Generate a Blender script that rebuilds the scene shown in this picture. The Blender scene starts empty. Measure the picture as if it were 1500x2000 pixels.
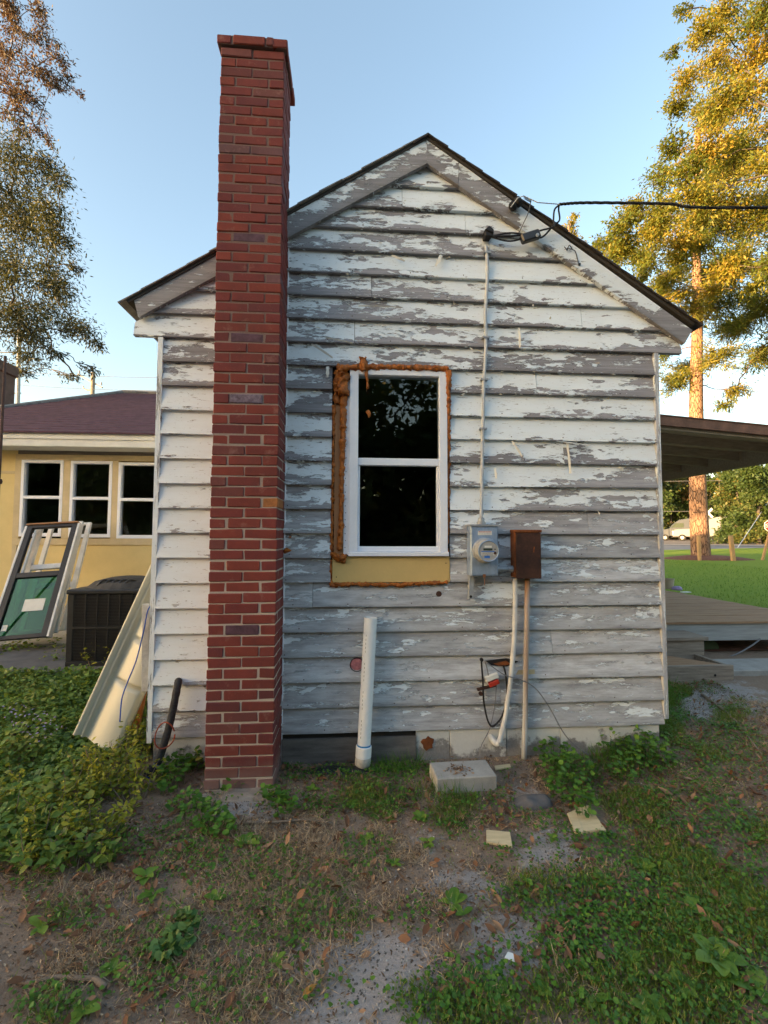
import bpy, bmesh, math, random
import numpy as np
from mathutils import Vector, Matrix, noise as mnoise
random.seed(7); rng = np.random.default_rng(11)
R = math.radians
scene = bpy.context.scene
col = scene.collection

# ---------------------------------------------------------------- camera
F = 874.8                                    # focal length in pixels of the 1500 px wide photograph
CAM = Vector((.8956, -3.1898, 1.5647)); YAW, PITCH, ROLL = .0694, .0511, .0029
fw = Vector((math.sin(YAW)*math.cos(PITCH), math.cos(YAW)*math.cos(PITCH), math.sin(PITCH)))
r0 = Vector((math.cos(YAW), -math.sin(YAW), 0)); u0 = r0.cross(fw)
rt = math.cos(ROLL)*r0 + math.sin(ROLL)*u0; up = -math.sin(ROLL)*r0 + math.cos(ROLL)*u0
cd = bpy.data.cameras.new('camera'); co = bpy.data.objects.new('camera', cd); col.objects.link(co)
cd.sensor_fit = 'HORIZONTAL'; cd.sensor_width = 36; cd.lens = F/1500*36; cd.clip_start = .05; cd.clip_end = 4000
mm = Matrix((rt, up, -fw)).transposed().to_4x4(); mm.translation = CAM; co.matrix_world = mm
scene.camera = co

# ---------------------------------------------------------------- world, sun, exposure
SUN_EL, SUN_DIR = 5.5, Vector((-.905, -.425, 0)).normalized()     # towards the sun, low on the left behind the photographer
wd = bpy.data.worlds.new('World'); scene.world = wd; wd.use_nodes = True
nt = wd.node_tree; nt.nodes.clear()
sky = nt.nodes.new('ShaderNodeTexSky'); sky.sky_type = 'NISHITA'; sky.sun_disc = False
sky.sun_elevation = R(SUN_EL); sky.sun_rotation = math.atan2(SUN_DIR.x, SUN_DIR.y)
sky.air_density = 1.0; sky.dust_density = 2.8; sky.ozone_density = 1.0; sky.altitude = 0
bg = nt.nodes.new('ShaderNodeBackground'); bg.inputs[1].default_value = .15
ow = nt.nodes.new('ShaderNodeOutputWorld')
nt.links.new(sky.outputs[0], bg.inputs[0]); nt.links.new(bg.outputs[0], ow.inputs[0])
sl = bpy.data.lights.new('sun', 'SUN'); so = bpy.data.objects.new('sun', sl); col.objects.link(so)
sl.energy = 4.2; sl.angle = R(.6); sl.color = (1, .64, .30)
sd = Vector((SUN_DIR.x*math.cos(R(SUN_EL)), SUN_DIR.y*math.cos(R(SUN_EL)), math.sin(R(SUN_EL))))
so.rotation_euler = sd.to_track_quat('Z', 'Y').to_euler()
vs = scene.view_settings; vs.view_transform = 'Standard'; vs.look = 'None'; vs.gamma = 1; vs.use_curve_mapping = False
vs.exposure = 2.5
scene.cycles.use_denoising = True
scene.cycles.max_bounces = 6; scene.cycles.transparent_max_bounces = 8

# ---------------------------------------------------------------- pixel helpers
def ray(px, py): return fw*F + rt*(px-750) + up*(1000-py)
def aty(px, py, Y=0.):
    d = ray(px, py); return CAM + d*((Y-CAM.y)/d.y)
def atz(px, py, Z=0.):
    d = ray(px, py); return CAM + d*((Z-CAM.z)/d.z)
def atd(px, py, dist):
    d = ray(px, py); return CAM + d*(dist/F)
def proj(p):
    d = Vector(p)-CAM; q = d.dot(fw)
    return (750+F*d.dot(rt)/q, 1000-F*d.dot(up)/q) if q > .01 else (-9e3, -9e3)
def projv(P):
    D = np.asarray(P)-np.array(CAM); q = np.maximum(D@np.array(fw), .01)
    return 750+F*(D@np.array(rt))/q, 1000-F*(D@np.array(up))/q
def sst(a, b, x):
    t = min(1, max(0, (x-a)/(b-a))); return t*t*(3-2*t)
def gz0(x, y):
    d = math.hypot(x-.9, y+3.2)
    z = .1*sst(.2, 2.2, y) + .2*sst(8, 28, d) + .38*sst(33, 50, d) + .07*sst(50, 95, d)
    z += .05*sst(2.2, 3.2, x)*sst(-1.2, .3, y)*(1-sst(5, 8, x))*(1-sst(.6, 1.4, y))
    return z
def gz(x, y):
    z = gz0(x, y)
    if abs(x) < 9 and abs(y) < 7:
        z += .020*mnoise.noise((x*1.7, y*1.7, 3)) + .010*mnoise.noise((x*6, y*6, 9)) + .004*mnoise.noise((x*19, y*19, 5))
    return z
def atg(px, py):
    z = 0.
    for _ in range(12):
        p = atz(px, py, z); z = gz(p.x, p.y)
    p.z = z; return p

# ---------------------------------------------------------------- mesh builder
class MB:
    def __init__(s): s.v = []; s.f = []; s.a = {}
    def add(s, vs, fs):
        o = len(s.v); s.v += [Vector(p) for p in vs]; s.f += [tuple(i+o for i in f) for f in fs]; return s
    def box(s, x0, x1, y0, y1, z0, z1):
        return s.add([(x0,y0,z0),(x1,y0,z0),(x1,y1,z0),(x0,y1,z0),(x0,y0,z1),(x1,y0,z1),(x1,y1,z1),(x0,y1,z1)],
                     [(0,3,2,1),(4,5,6,7),(0,1,5,4),(1,2,6,5),(2,3,7,6),(3,0,4,7)])
    def obox(s, c, sx, sy, sz, ax, ay, az):
        c = Vector(c); ax = Vector(ax).normalized(); ay = Vector(ay).normalized(); az = Vector(az).normalized()
        P = [c+ax*(i*sx/2)+ay*(j*sy/2)+az*(k*sz/2) for k in (-1,1) for (i,j) in ((-1,-1),(1,-1),(1,1),(-1,1))]
        return s.add(P, [(0,3,2,1),(4,5,6,7),(0,1,5,4),(1,2,6,5),(2,3,7,6),(3,0,4,7)])
    def bar(s, p0, p1, w, h, side=None):
        p0 = Vector(p0); p1 = Vector(p1); d = (p1-p0); L = d.length; d.normalize()
        a = Vector(side) if side else (Vector((0,0,1)).cross(d) if abs(d.z) < .95 else Vector((1,0,0)))
        a = (a - d*a.dot(d)).normalized(); b = d.cross(a)
        return s.obox((p0+p1)/2, L, w, h, d, a, b)
    def prism(s, poly, y0, y1):
        """polygon in x,z extruded along y"""
        n = len(poly)
        return s.add([(x,y0,z) for x,z in poly]+[(x,y1,z) for x,z in poly],
                     [tuple(range(n)), tuple(range(2*n-1,n-1,-1))]+[(i,i+n,(i+1)%n+n,(i+1)%n) for i in range(n)])
    def tube(s, pts, rad, n=8, cap=True, flat=None):
        pts = [Vector(p) for p in pts]; m = len(pts)
        if not hasattr(rad, '__len__'): rad = [rad]*m
        o = len(s.v); a = None
        for i in range(m):
            d = (pts[min(i+1,m-1)]-pts[max(i-1,0)]).normalized()
            if a is None: a = d.orthogonal().normalized()
            else:
                a = a - d*a.dot(d); a = a.normalized() if a.length > 1e-6 else d.orthogonal().normalized()
            b = d.cross(a)
            for j in range(n):
                t = 2*math.pi*j/n; s.v.append(pts[i]+(a*math.cos(t)+b*math.sin(t))*rad[i])
        for i in range(m-1):
            for j in range(n):
                s.f.append((o+i*n+j, o+i*n+(j+1)%n, o+(i+1)*n+(j+1)%n, o+(i+1)*n+j))
        if cap: s.f.append(tuple(o+j for j in range(n-1,-1,-1))); s.f.append(tuple(o+(m-1)*n+j for j in range(n)))
        return s
    def lathe(s, c, axis, prof, n=20):
        """prof: (distance along axis, radius)"""
        c = Vector(c); ax = Vector(axis).normalized(); a = ax.orthogonal().normalized(); b = ax.cross(a); o = len(s.v)
        for h, r in prof:
            for j in range(n):
                t = 2*math.pi*j/n; s.v.append(c+ax*h+(a*math.cos(t)+b*math.sin(t))*max(r,1e-5))
        for i in range(len(prof)-1):
            for j in range(n): s.f.append((o+i*n+j, o+i*n+(j+1)%n, o+(i+1)*n+(j+1)%n, o+(i+1)*n+j))
        s.f.append(tuple(o+j for j in range(n-1,-1,-1))); s.f.append(tuple(o+(len(prof)-1)*n+j for j in range(n)))
        return s
    def build(s, name, mat, parent=None, smooth=False, bevel=0, origin=None):
        off = Vector(parent.get('_w', (0,0,0))) if parent else (Vector(origin) if origin is not None else Vector((0,0,0)))
        me = bpy.data.meshes.new(name)
        me.from_pydata([tuple(v-off) for v in s.v], [], s.f)
        for k, vals in s.a.items():
            at = me.attributes.new(k, 'FLOAT', 'POINT'); at.data.foreach_set('value', np.asarray(vals, dtype=np.float32))
        bm = bmesh.new(); bm.from_mesh(me)
        if not s.a: bmesh.ops.recalc_face_normals(bm, faces=bm.faces)
        if bevel: bmesh.ops.bevel(bm, geom=[e for e in bm.edges if len(e.link_faces) == 2 and e.calc_face_angle(0) > .6], offset=bevel, segments=1, affect='EDGES')
        bm.to_mesh(me); bm.free()
        if smooth: me.polygons.foreach_set('use_smooth', [True]*len(me.polygons))
        me.materials.append(MT[mat] if isinstance(mat, str) else mat)
        o = bpy.data.objects.new(name, me); col.objects.link(o)
        if parent: o.parent = parent; o['_w'] = tuple(off)
        else: o.location = off; o['_w'] = tuple(off)
        return o
def tag(o, label=None, cat=None, group=None, kind=None):
    if label: o['label'] = label
    if cat: o['category'] = cat
    if group: o['group'] = group
    if kind: o['kind'] = kind
    return o
def thing(name, loc, label, cat, group=None):
    o = bpy.data.objects.new(name, None); col.objects.link(o); o.location = loc; o['_w'] = tuple(loc); o.empty_display_size = .1
    return tag(o, label, cat, group)
def npmesh(name, V, faces, mat, parent=None, attrs=None, smooth=False):
    """big mesh from numpy; faces (N,3) or (N,4)"""
    off = np.array(parent.get('_w', (0,0,0))) if parent else np.zeros(3)
    me = bpy.data.meshes.new(name); V = np.asarray(V, float)-off; faces = np.asarray(faces)
    me.vertices.add(len(V)); me.vertices.foreach_set('co', V.astype(np.float32).ravel())
    k = faces.shape[1]; me.loops.add(faces.size); me.loops.foreach_set('vertex_index', faces.astype(np.int32).ravel())
    me.polygons.add(len(faces)); me.polygons.foreach_set('loop_start', np.arange(0, faces.size, k, dtype=np.int32))
    for kk, vals in (attrs or {}).items():
        at = me.attributes.new(kk, 'FLOAT', 'POINT'); at.data.foreach_set('value', np.asarray(vals, dtype=np.float32))
    if smooth: me.polygons.foreach_set('use_smooth', np.ones(len(faces), dtype=bool))
    me.update(calc_edges=True); me.validate()
    me.materials.append(MT[mat] if isinstance(mat, str) else mat)
    o = bpy.data.objects.new(name, me); col.objects.link(o)
    if parent: o.parent = parent; o['_w'] = tuple(off)
    return o
def unit(a): return a/np.maximum(np.linalg.norm(a, axis=1, keepdims=True), 1e-9)
# leaf outlines: (along, across, lift) with a midrib so that the leaf folds
LEAF4 = (np.array([(0,0,0),(.45,.5,.12),(1,0,-.05),(.45,-.5,.12)]), [(0,1,2),(0,2,3)])
LEAF8 = (np.array([(0,0,0),(.25,.38,.10),(.6,.5,.14),(1,0,-.12),(.6,-.5,.14),(.25,-.38,.10),(.5,0,0)]),
         [(0,6,1),(1,6,2),(2,6,3),(3,6,4),(4,6,5),(5,6,0)])
BLADE = (np.array([(0,.5,0),(0,-.5,0),(.55,.4,.0),(.55,-.4,.0),(1,0,0)]), [(0,1,3),(0,3,2),(2,3,4)])
def leafcloud(name, P, D, L, Wd, mat, parent=None, shape=LEAF4, up_hint=None, tint=None, roll=1.0, curl=0.):
    P = np.asarray(P, float); n = len(P); D = unit(np.asarray(D, float)); L = np.broadcast_to(L, n); Wd = np.broadcast_to(Wd, n)
    U = np.tile(np.array([0,0,1.]), (n,1)) if up_hint is None else np.asarray(up_hint, float)
    U = U + rng.normal(0, roll, (n,3)); S = unit(np.cross(D, U)); N = np.cross(S, D)
    T, fs = shape; k = len(T)
    lift = T[None,:,2]*Wd[:,None] + (curl*L)[:,None]*(T[None,:,0]**2) if np.ndim(curl) or curl else T[None,:,2]*Wd[:,None]
    V = P[:,None,:] + D[:,None,:]*(T[None,:,0]*L[:,None])[:,:,None] + S[:,None,:]*(T[None,:,1]*Wd[:,None])[:,:,None] + N[:,None,:]*lift[:,:,None]
    fa = (np.arange(n)*k)[:,None,None] + np.array(fs)[None]
    tt = rng.random(n) if tint is None else np.asarray(tint)
    return npmesh(name, V.reshape(-1,3), fa.reshape(-1,3), mat, parent, {'tint': np.repeat(tt, k)})
# ---------------------------------------------------------------- materials
MT = {}
class G:
    def __init__(s, name):
        s.m = bpy.data.materials.new(name); s.m.use_nodes = True; s.t = s.m.node_tree; s.t.nodes.clear(); MT[name] = s.m
        s.out = s.t.nodes.new('ShaderNodeOutputMaterial')
    def put(s, sock, v):
        if hasattr(v, 'is_output'): s.t.links.new(v, sock)
        elif isinstance(v, (tuple, list)) and len(v) == 3 and sock.type == 'RGBA': sock.default_value = (*v, 1)
        else: sock.default_value = v
    def n(s, typ, ins=None, **props):
        nd = s.t.nodes.new('ShaderNode'+typ)
        for k, v in props.items(): setattr(nd, k, v)
        for k, v in (ins or {}).items(): s.put(nd.inputs[k], v)
        return nd
    def math(s, op, a, b=0., clamp=False): return s.n('Math', {0: a, 1: b}, operation=op, use_clamp=clamp).outputs[0]
    def mix(s, f, a, b, blend='MIX'): return s.n('Mix', {0: f, 6: a, 7: b}, data_type='RGBA', blend_type=blend).outputs[2]
    def ramp(s, f, stops):
        nd = s.n('ValToRGB', {0: f}); e = nd.color_ramp.elements
        while len(e) < len(stops): e.new(.5)
        for i, (p, c) in enumerate(stops): e[i].position = p; e[i].color = (*c, 1) if hasattr(c, '__len__') else (c, c, c, 1)
        return nd.outputs[0]
    def pos(s, obj=True, scale=(1,1,1), off=None):
        p = s.n('TexCoord').outputs['Object'] if obj else s.n('NewGeometry').outputs['Position']
        if off is not None: p = s.n('VectorMath', {0: p, 1: off}, operation='ADD').outputs[0]
        return s.n('VectorMath', {0: p, 1: scale}, operation='MULTIPLY').outputs[0]
    def noise(s, vec, scale=5., detail=4., rough=.6, dist=0.): return s.n('TexNoise', {'Vector': vec, 'Scale': scale, 'Detail': detail, 'Roughness': rough, 'Distortion': dist}).outputs[0]
    def attr(s, name): return s.n('Attribute', attribute_name=name).outputs['Fac']
    def rnd(s): return s.n('ObjectInfo').outputs['Random']
    def seedvec(s, k=50.):
        r = s.math('MULTIPLY', s.rnd(), k); return s.n('CombineXYZ', {0: r, 1: s.math('MULTIPLY', r, 1.7), 2: s.math('MULTIPLY', r, .6)}).outputs[0]
    def bump(s, h, strength=.4, dist=.01): return s.n('Bump', {'Height': h, 'Strength': strength, 'Distance': dist}).outputs[0]
    def bsdf(s, color, rough=.7, bump=None, metal=0., spec=.3, **k):
        p = s.n('BsdfPrincipled', {'Base Color': color, 'Roughness': rough, 'Metallic': metal, 'Specular IOR Level': spec})
        if bump is not None: s.t.links.new(bump, p.inputs['Normal'])
        for kk, v in k.items(): s.put(p.inputs[kk], v)
        return p.outputs[0]
    def end(s, sh): s.t.links.new(sh, s.out.inputs[0]); return s.m
def simple(name, c, rough=.7, var=.25, scale=6., stretch=(1,1,1), bump=.15, metal=0., spec=.3, c2=None, fine=60., seed=True, bd=.004):
    """noise mottled colour with fine relief"""
    g = G(name); v = g.pos(True, stretch, g.seedvec() if seed else None)
    n1 = g.noise(v, scale, 5, .65); n2 = g.noise(v, fine, 4, .7)
    a = tuple(x*(1-var) for x in c); b = c2 or tuple(min(1, x*(1+var)) for x in c)
    m = g.math('ADD', g.math('MULTIPLY', n1, .7), g.math('MULTIPLY', n2, .3))
    cc = g.ramp(m, [(.32, a), (.68, b)])
    return g.end(g.bsdf(cc, rough, g.bump(m, bump, bd) if bump else None, metal, spec))
# peeling paint on weathered boards: 'cov' = how much paint is left, 'chalk' = thin chalky residue, 'vv' = 0 lower edge .. 1 upper edge
def peel(name, paint=(.75,.82,.87), axis=(1,1,1), wood_a=(.35,.345,.375), wood_b=(.16,.155,.165), vary=True):
    g = G(name); sv = g.seedvec(40.)
    p1 = g.pos(False, (2.6*axis[0], 3*axis[1], 15*axis[2]), sv); p2 = g.pos(False, (10*axis[0], 10*axis[1], 62*axis[2]), sv)
    pg = g.pos(False, (3*axis[0], 20, 130*axis[2]), sv)
    wob = g.n('TexNoise', {'Vector': g.pos(False, (9*axis[0],9,30*axis[2]), sv), 'Scale': 1., 'Detail': 4.}).outputs[1]
    pv = g.n('VectorMath', {0: g.pos(False, (14*axis[0], 4, 44*axis[2]), sv), 1: g.n('VectorMath', {0: wob, 1: (1.3,1.3,1.3)}, operation='MULTIPLY').outputs[0]}, operation='ADD').outputs[0]
    vp = g.n('TexVoronoi', {'Vector': pv, 'Scale': 1.}).outputs['Position']
    nc = g.noise(g.n('VectorMath', {0: vp, 1: (.22,.6,.34)}, operation='MULTIPLY').outputs[0], 1., 5, .6)
    n1 = g.noise(p1, 1., 8, .68, .4); n2 = g.noise(p2, 1., 6, .7, .6)
    n3 = g.noise(g.pos(False, (34*axis[0], 20, 170*axis[2]), sv), 1., 5, .75, .3)
    m = g.math('ADD', g.math('ADD', g.math('MULTIPLY', n1, .27), g.math('MULTIPLY', nc, .45)), g.math('ADD', g.math('MULTIPLY', n2, .16), g.math('MULTIPLY', n3, .12)))
    cov = g.attr('cov'); vv = g.attr('vv')
    th = g.math('SUBTRACT', .645, g.math('MULTIPLY', cov, .30))
    low = g.math('MULTIPLY', g.math('SUBTRACT', .38, vv, True), .17)            # the lower edge weathers first
    diff = g.math('SUBTRACT', m, g.math('ADD', th, low))
    paintf = g.n('MapRange', {0: diff, 1: -.002, 2: .003, 3: 0., 4: 1.}).outputs[0]
    fl = g.noise(g.pos(False, (9*axis[0], 20, 46*axis[2]), sv), 1., 7, .75, .5)
    fleck = g.n('MapRange', {0: g.math('ADD', fl, g.math('MULTIPLY', g.math('SUBTRACT', n1, .5), .5)), 1: .607, 2: .619, 3: 0., 4: 1.}).outputs[0]
    paintf = g.math('MAXIMUM', paintf, fleck)
    edge = g.n('MapRange', {0: g.math('ABSOLUTE', diff), 1: 0., 2: .014, 3: 1., 4: 0.}).outputs[0]
    gr1 = g.noise(pg, 1., 5, .65, .2); gr2 = g.noise(g.pos(False, (1.1*axis[0], 10, 34*axis[2]), sv), 1., 5, .7, .3)
    grain = g.n('MapRange', {0: g.math('ADD', g.math('MULTIPLY', gr1, .4), g.math('MULTIPLY', gr2, .6)), 1: .34, 2: .66, 3: 0., 4: 1.}).outputs[0]; blot = g.noise(p1, .45, 4, .6)
    wood = g.mix(g.math('MULTIPLY', grain, 1.0), wood_b, wood_a)
    wood = g.mix(g.math('MULTIPLY', blot, .55), wood, g.mix(grain, (.20,.19,.20), (.38,.37,.40)))
    chalk = g.math('MULTIPLY', g.attr('chalk'), g.n('MapRange', {0: g.noise(p1, 1.7, 6, .7), 1: .33, 2: .62, 3: .25, 4: 1.}).outputs[0])
    wood = g.mix(chalk, wood, g.mix(grain, (.55,.58,.61), (.74,.77,.80)))
    tone = g.n('MapRange', {0: g.rnd(), 1: 0., 2: 1., 3: .78, 4: 1.15}).outputs[0]
    wood = g.n('VectorMath', {0: wood, 1: g.n('CombineXYZ', {0: tone, 1: tone, 2: tone}).outputs[0]}, operation='MULTIPLY').outputs[0]
    stain = g.n('MapRange', {0: g.noise(g.pos(False, (1.6,3,7), sv), 1., 5, .65, .5), 1: .55, 2: .72, 3: 0., 4: .5}).outputs[0]
    stain = g.math('MULTIPLY', stain, g.math('SUBTRACT', 1., g.math('MULTIPLY', g.attr('chalk'), .55)))
    wood = g.mix(stain, wood, g.mix(grain, (.12,.105,.10), (.23,.205,.20)))
    # darker lower rim, broken up by noise
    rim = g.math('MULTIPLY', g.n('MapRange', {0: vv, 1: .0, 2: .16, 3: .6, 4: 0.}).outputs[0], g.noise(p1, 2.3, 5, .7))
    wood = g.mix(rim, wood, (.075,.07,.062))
    crack = g.n('MapRange', {0: g.noise(g.pos(False, (22*axis[0],20,120*axis[2]), sv), 1., 3, .5, 1.2), 1: .655, 2: .69, 3: 0., 4: .75}).outputs[0]
    dirt = g.n('MapRange', {0: g.noise(p1, 1.3, 6, .7), 1: .45, 2: .75, 3: 0., 4: .28}).outputs[0]
    pc = g.mix(dirt, paint, (.60,.60,.56)); pc = g.mix(crack, pc, (.24,.22,.21))
    c = g.mix(paintf, wood, pc)
    dk = g.math('MULTIPLY', edge, g.math('SUBTRACT', 1., paintf, True))
    c = g.mix(g.math('MULTIPLY', dk, .6), c, (.10,.09,.09))  # thin shadow line painted on the wood beside each paint edge
    h = g.math('ADD', g.math('ADD', g.math('MULTIPLY', paintf, .7), g.math('MULTIPLY', grain, .22)), g.math('MULTIPLY', g.math('MULTIPLY', edge, paintf), .5))
    h = g.math('SUBTRACT', h, g.math('MULTIPLY', crack, .5))
    return g.end(g.bsdf(c, .72, g.bump(h, .9, .0035), 0, .25))
peel('peeling_paint'); peel('peeling_vertical', axis=(8,1,.12)); 
def brickmat():
    g = G('brick'); v = g.pos(True, (1,1,1), g.seedvec(90.)); r = g.rnd()
    base = g.ramp(r, [(0,(.20,.045,.036)),(.25,(.25,.056,.04)),(.5,(.22,.05,.043)),(.72,(.185,.042,.040)),(.9,(.15,.042,.045)),(.97,(.20,.07,.062)),(1,(.16,.09,.10))])
    n1 = g.noise(v, 14., 5, .65); n2 = g.noise(v, 120., 4, .7)
    c = g.mix(n1, g.mix(.5, base, (.07,.02,.02)), base); nl = g.noise(g.pos(False, (2.5,2.5,1.2)), 1., 6, .65); c = g.mix(g.n('MapRange', {0: nl, 1: .42, 2: .68, 3: 0., 4: .5}).outputs[0], c, (.075,.035,.035)); c = g.mix(g.n('MapRange', {0: g.noise(g.pos(False), 7., 6, .7), 1: .58, 2: .72, 3: 0., 4: .4}).outputs[0], c, (.33,.20,.17)); c = g.mix(g.n('MapRange', {0: n2, 1: .62, 2: .75, 3: 0., 4: .5}).outputs[0], c, (.36,.17,.13))
    z = g.n('SeparateXYZ', {0: g.n('NewGeometry').outputs['Position']}).outputs[2]
    dust = g.n('MapRange', {0: g.math('ADD', z, g.math('MULTIPLY', n1, .12)), 1: .04, 2: .24, 3: .75, 4: 0.}).outputs[0]
    c = g.mix(dust, c, (.23,.18,.16))                                           # splashed soil and lime at the foot
    return g.end(g.bsdf(c, .85, g.bump(g.math('ADD', n1, n2), .35, .003), 0, .2))
brickmat()
def brickpurple():
    g = G('brick_burnt'); v = g.pos(True, (1,1,1), g.seedvec(90.)); n1 = g.noise(v, 22., 5, .7)
    c = g.ramp(n1, [(.3,(.06,.035,.05)),(.5,(.14,.105,.145)),(.65,(.235,.20,.265))]); 
    return g.end(g.bsdf(c, .5, g.bump(n1, .4, .003), 0, .4))
brickpurple()
simple('brick_dark', (.085,.042,.06), .7, .4, 18, bump=.3)
simple('brick_stained', (.33,.13,.045), .8, .4, 14, bump=.3)
def mortarmat():
    g = G('mortar'); v = g.pos(False); n1 = g.noise(v, 4., 6, .7); n2 = g.noise(v, 120., 4, .7); z = g.n('SeparateXYZ', {0: v}).outputs[2]
    f = g.n('MapRange', {0: g.math('ADD', z, g.math('MULTIPLY', n1, 1.6)), 1: 1.9, 2: 3.9, 3: 0., 4: 1.}).outputs[0]
    c = g.mix(f, g.mix(n2, (.34,.28,.23), (.52,.46,.40)), g.mix(n2, (.105,.065,.058), (.22,.155,.135)))
    return g.end(g.bsdf(c, .95, g.bump(n2, .5, .003), 0, .15))
mortarmat()
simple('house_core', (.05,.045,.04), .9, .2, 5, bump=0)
simple('vinyl_white', (.78,.82,.90), .38, .07, 3, bump=.02, spec=.4)
simple('foam', (.27,.055,.007), .5, .5, 30, bump=1., fine=110, bd=.012, spec=.4, c2=(.55,.17,.015))
simple('foam_dark', (.16,.035,.012), .6, .5, 30, bump=.6, bd=.005)
simple('insul_board', (.60,.44,.18), .75, .08, 5, bump=.05)
simple('stud_wood', (.30,.155,.075), .75, .25, 4, (6,6,.6), .2)
simple('dark_gap', (.018,.016,.015), .9, .2, 8, bump=0)
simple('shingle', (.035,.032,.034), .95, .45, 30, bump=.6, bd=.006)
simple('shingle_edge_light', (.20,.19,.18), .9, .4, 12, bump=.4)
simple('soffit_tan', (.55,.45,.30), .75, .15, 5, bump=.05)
simple('wood_grey', (.27,.20,.15), .85, .4, 3, (1.2,14,14), .4, c2=(.42,.345,.28))
simple('wood_grey_y', (.19,.165,.145), .85, .4, 3, (14,1.2,14), .4, c2=(.30,.26,.225))
simple('deck_wood', (.36,.19,.10), .85, .4, 3, (1.,12,12), .4, c2=(.46,.29,.175))
simple('rim_wood', (.36,.36,.35), .8, .25, 3, (1,14,14), .3)
simple('skirt_wood', (.125,.112,.105), .8, .35, 3, (1.5,5,9), .3, c2=(.20,.182,.17))
simple('raw_pine', (.56,.45,.27), .75, .2, 4, (2,12,6), .2)
simple('porch_dark', (.32,.25,.18), .85, .3, 4, (1.5,8,8), .2)
simple('porch_board', (.46,.37,.26), .85, .25, 4, bump=.1)
simple('porch_metal', (.20,.10,.065), .6, .4, 8, bump=.2, metal=.2)
simple('galv', (.30,.40,.56), .42, .16, 7, (2,2,.7), .06, metal=.55, c2=(.42,.54,.72))
simple('galv_dull', (.36,.38,.40), .55, .22, 14, bump=.12, metal=.5)
simple('rust', (.15,.045,.016), .85, .6, 12, bump=.5, c2=(.27,.085,.025))
simple('rust_dark', (.042,.024,.019), .7, .5, 9, bump=.35, c2=(.085,.035,.022))
simple('cable_grey', (.46,.49,.52), .55, .15, 12, bump=.05)
simple('black_rubber', (.016,.016,.018), .55, .4, 20, bump=.25)
simple('black_plastic', (.02,.02,.023), .35, .4, 12, bump=.3, spec=.5)
simple('foam_pipe', (.045,.045,.048), .85, .35, 60, bump=.5)
simple('pvc', (.78,.80,.80), .35, .05, 5, bump=.02, spec=.45, c2=(.84,.86,.87))
simple('pvc_dirty', (.52,.50,.46), .5, .25, 18, bump=.1)
simple('pvc_blue', (.04,.22,.50), .4, .2, 20, bump=.02)
simple('conduit_white', (.60,.61,.60), .55, .18, 9, (3,3,.6), .08)
simple('conduit_rusty', (.52,.49,.42), .6, .3, 5, (4,4,.8), .1, c2=(.60,.60,.58))
simple('wire_grey', (.17,.17,.18), .5, .2, 30, bump=0)
simple('wire_red', (.28,.06,.03), .5, .2, 30, bump=0)
simple('wire_blue', (.03,.10,.42), .5, .2, 30, bump=0)
simple('ceramic_red', (.36,.035,.02), .4, .3, 30, bump=.05)
simple('copper', (.45,.20,.10), .4, .2, 20, bump=0, metal=.7)
simple('concrete', (.34,.33,.31), .92, .22, 7, bump=.5, fine=110, bd=.003)
simple('concrete_pale', (.40,.385,.36), .9, .22, 6, bump=.4, fine=110, bd=.003)
simple('slab_dark', (.115,.112,.115), .85, .35, 5, bump=.3)
def painted_block():
    g = G('painted_block'); v = g.pos(True, (1,1,1), g.seedvec(30.)); n1 = g.noise(v, 3.2, 7, .7); n2 = g.noise(v, 70., 4, .7)
    z = g.n('SeparateXYZ', {0: g.n('NewGeometry').outputs['Position']}).outputs[2]
    hz = g.n('MapRange', {0: z, 1: -.02, 2: .18, 3: .22, 4: -.03}).outputs[0]
    f = g.n('MapRange', {0: g.math('ADD', n1, hz), 1: .56, 2: .62, 3: 0., 4: 1.}).outputs[0]
    c = g.mix(f, g.mix(g.math('MULTIPLY', n2, .5), (.66,.67,.64), (.40,.39,.36)), g.mix(n2, (.15,.14,.13), (.34,.33,.32)))
    return g.end(g.bsdf(c, .85, g.bump(g.math('ADD', n2, g.math('MULTIPLY', f, -.6)), .5, .004), 0, .2))
painted_block()
simple('cream_plastic', (.60,.58,.47), .42, .06, 3, bump=.02, spec=.4)
simple('orange_wood', (.34,.13,.04), .6, .25, 4, (2,2,10), .1)
simple('yellow_wall', (.64,.52,.25), .8, .10, 2.5, bump=.06)
simple('tan_trim', (.54,.45,.28), .8, .15, 4, bump=.1)
simple('white_trim', (.66,.67,.64), .7, .12, 4, bump=.05)
simple('brown_roof', (.085,.045,.06), .95, .35, 9, bump=.5, bd=.006)
simple('dark_room', (.035,.036,.03), .9, .4, 1.5, bump=0)
simple('room_olive', (.10,.09,.045), .9, .3, 1.2, bump=0)
simple('room_orange', (.40,.18,.06), .8, .3, 4, bump=0)
simple('old_brick', (.15,.095,.075), .9, .3, 10, bump=.4)
simple('frame_black', (.018,.019,.024), .45, .3, 10, bump=.05)
simple('frame_white', (.66,.66,.65), .6, .18, 6, bump=.08)
simple('ac_black', (.022,.024,.027), .45, .3, 8, bump=.05)
simple('ac_top', (.05,.047,.045), .8, .5, 10, bump=.2)
simple('pole_wood', (.30,.26,.21), .85, .2, 5, (8,8,1), .2)
simple('pole_grey', (.36,.37,.37), .7, .2, 5, bump=.05)
simple('rust_pole', (.075,.04,.03), .85, .5, 12, bump=.3)
simple('bark_dark', (.075,.062,.052), .95, .4, 10, (4,4,1), .6, bd=.02)
simple('bark_pale', (.235,.165,.115), .95, .35, 7, (4,4,1), .6, bd=.03)
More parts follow.
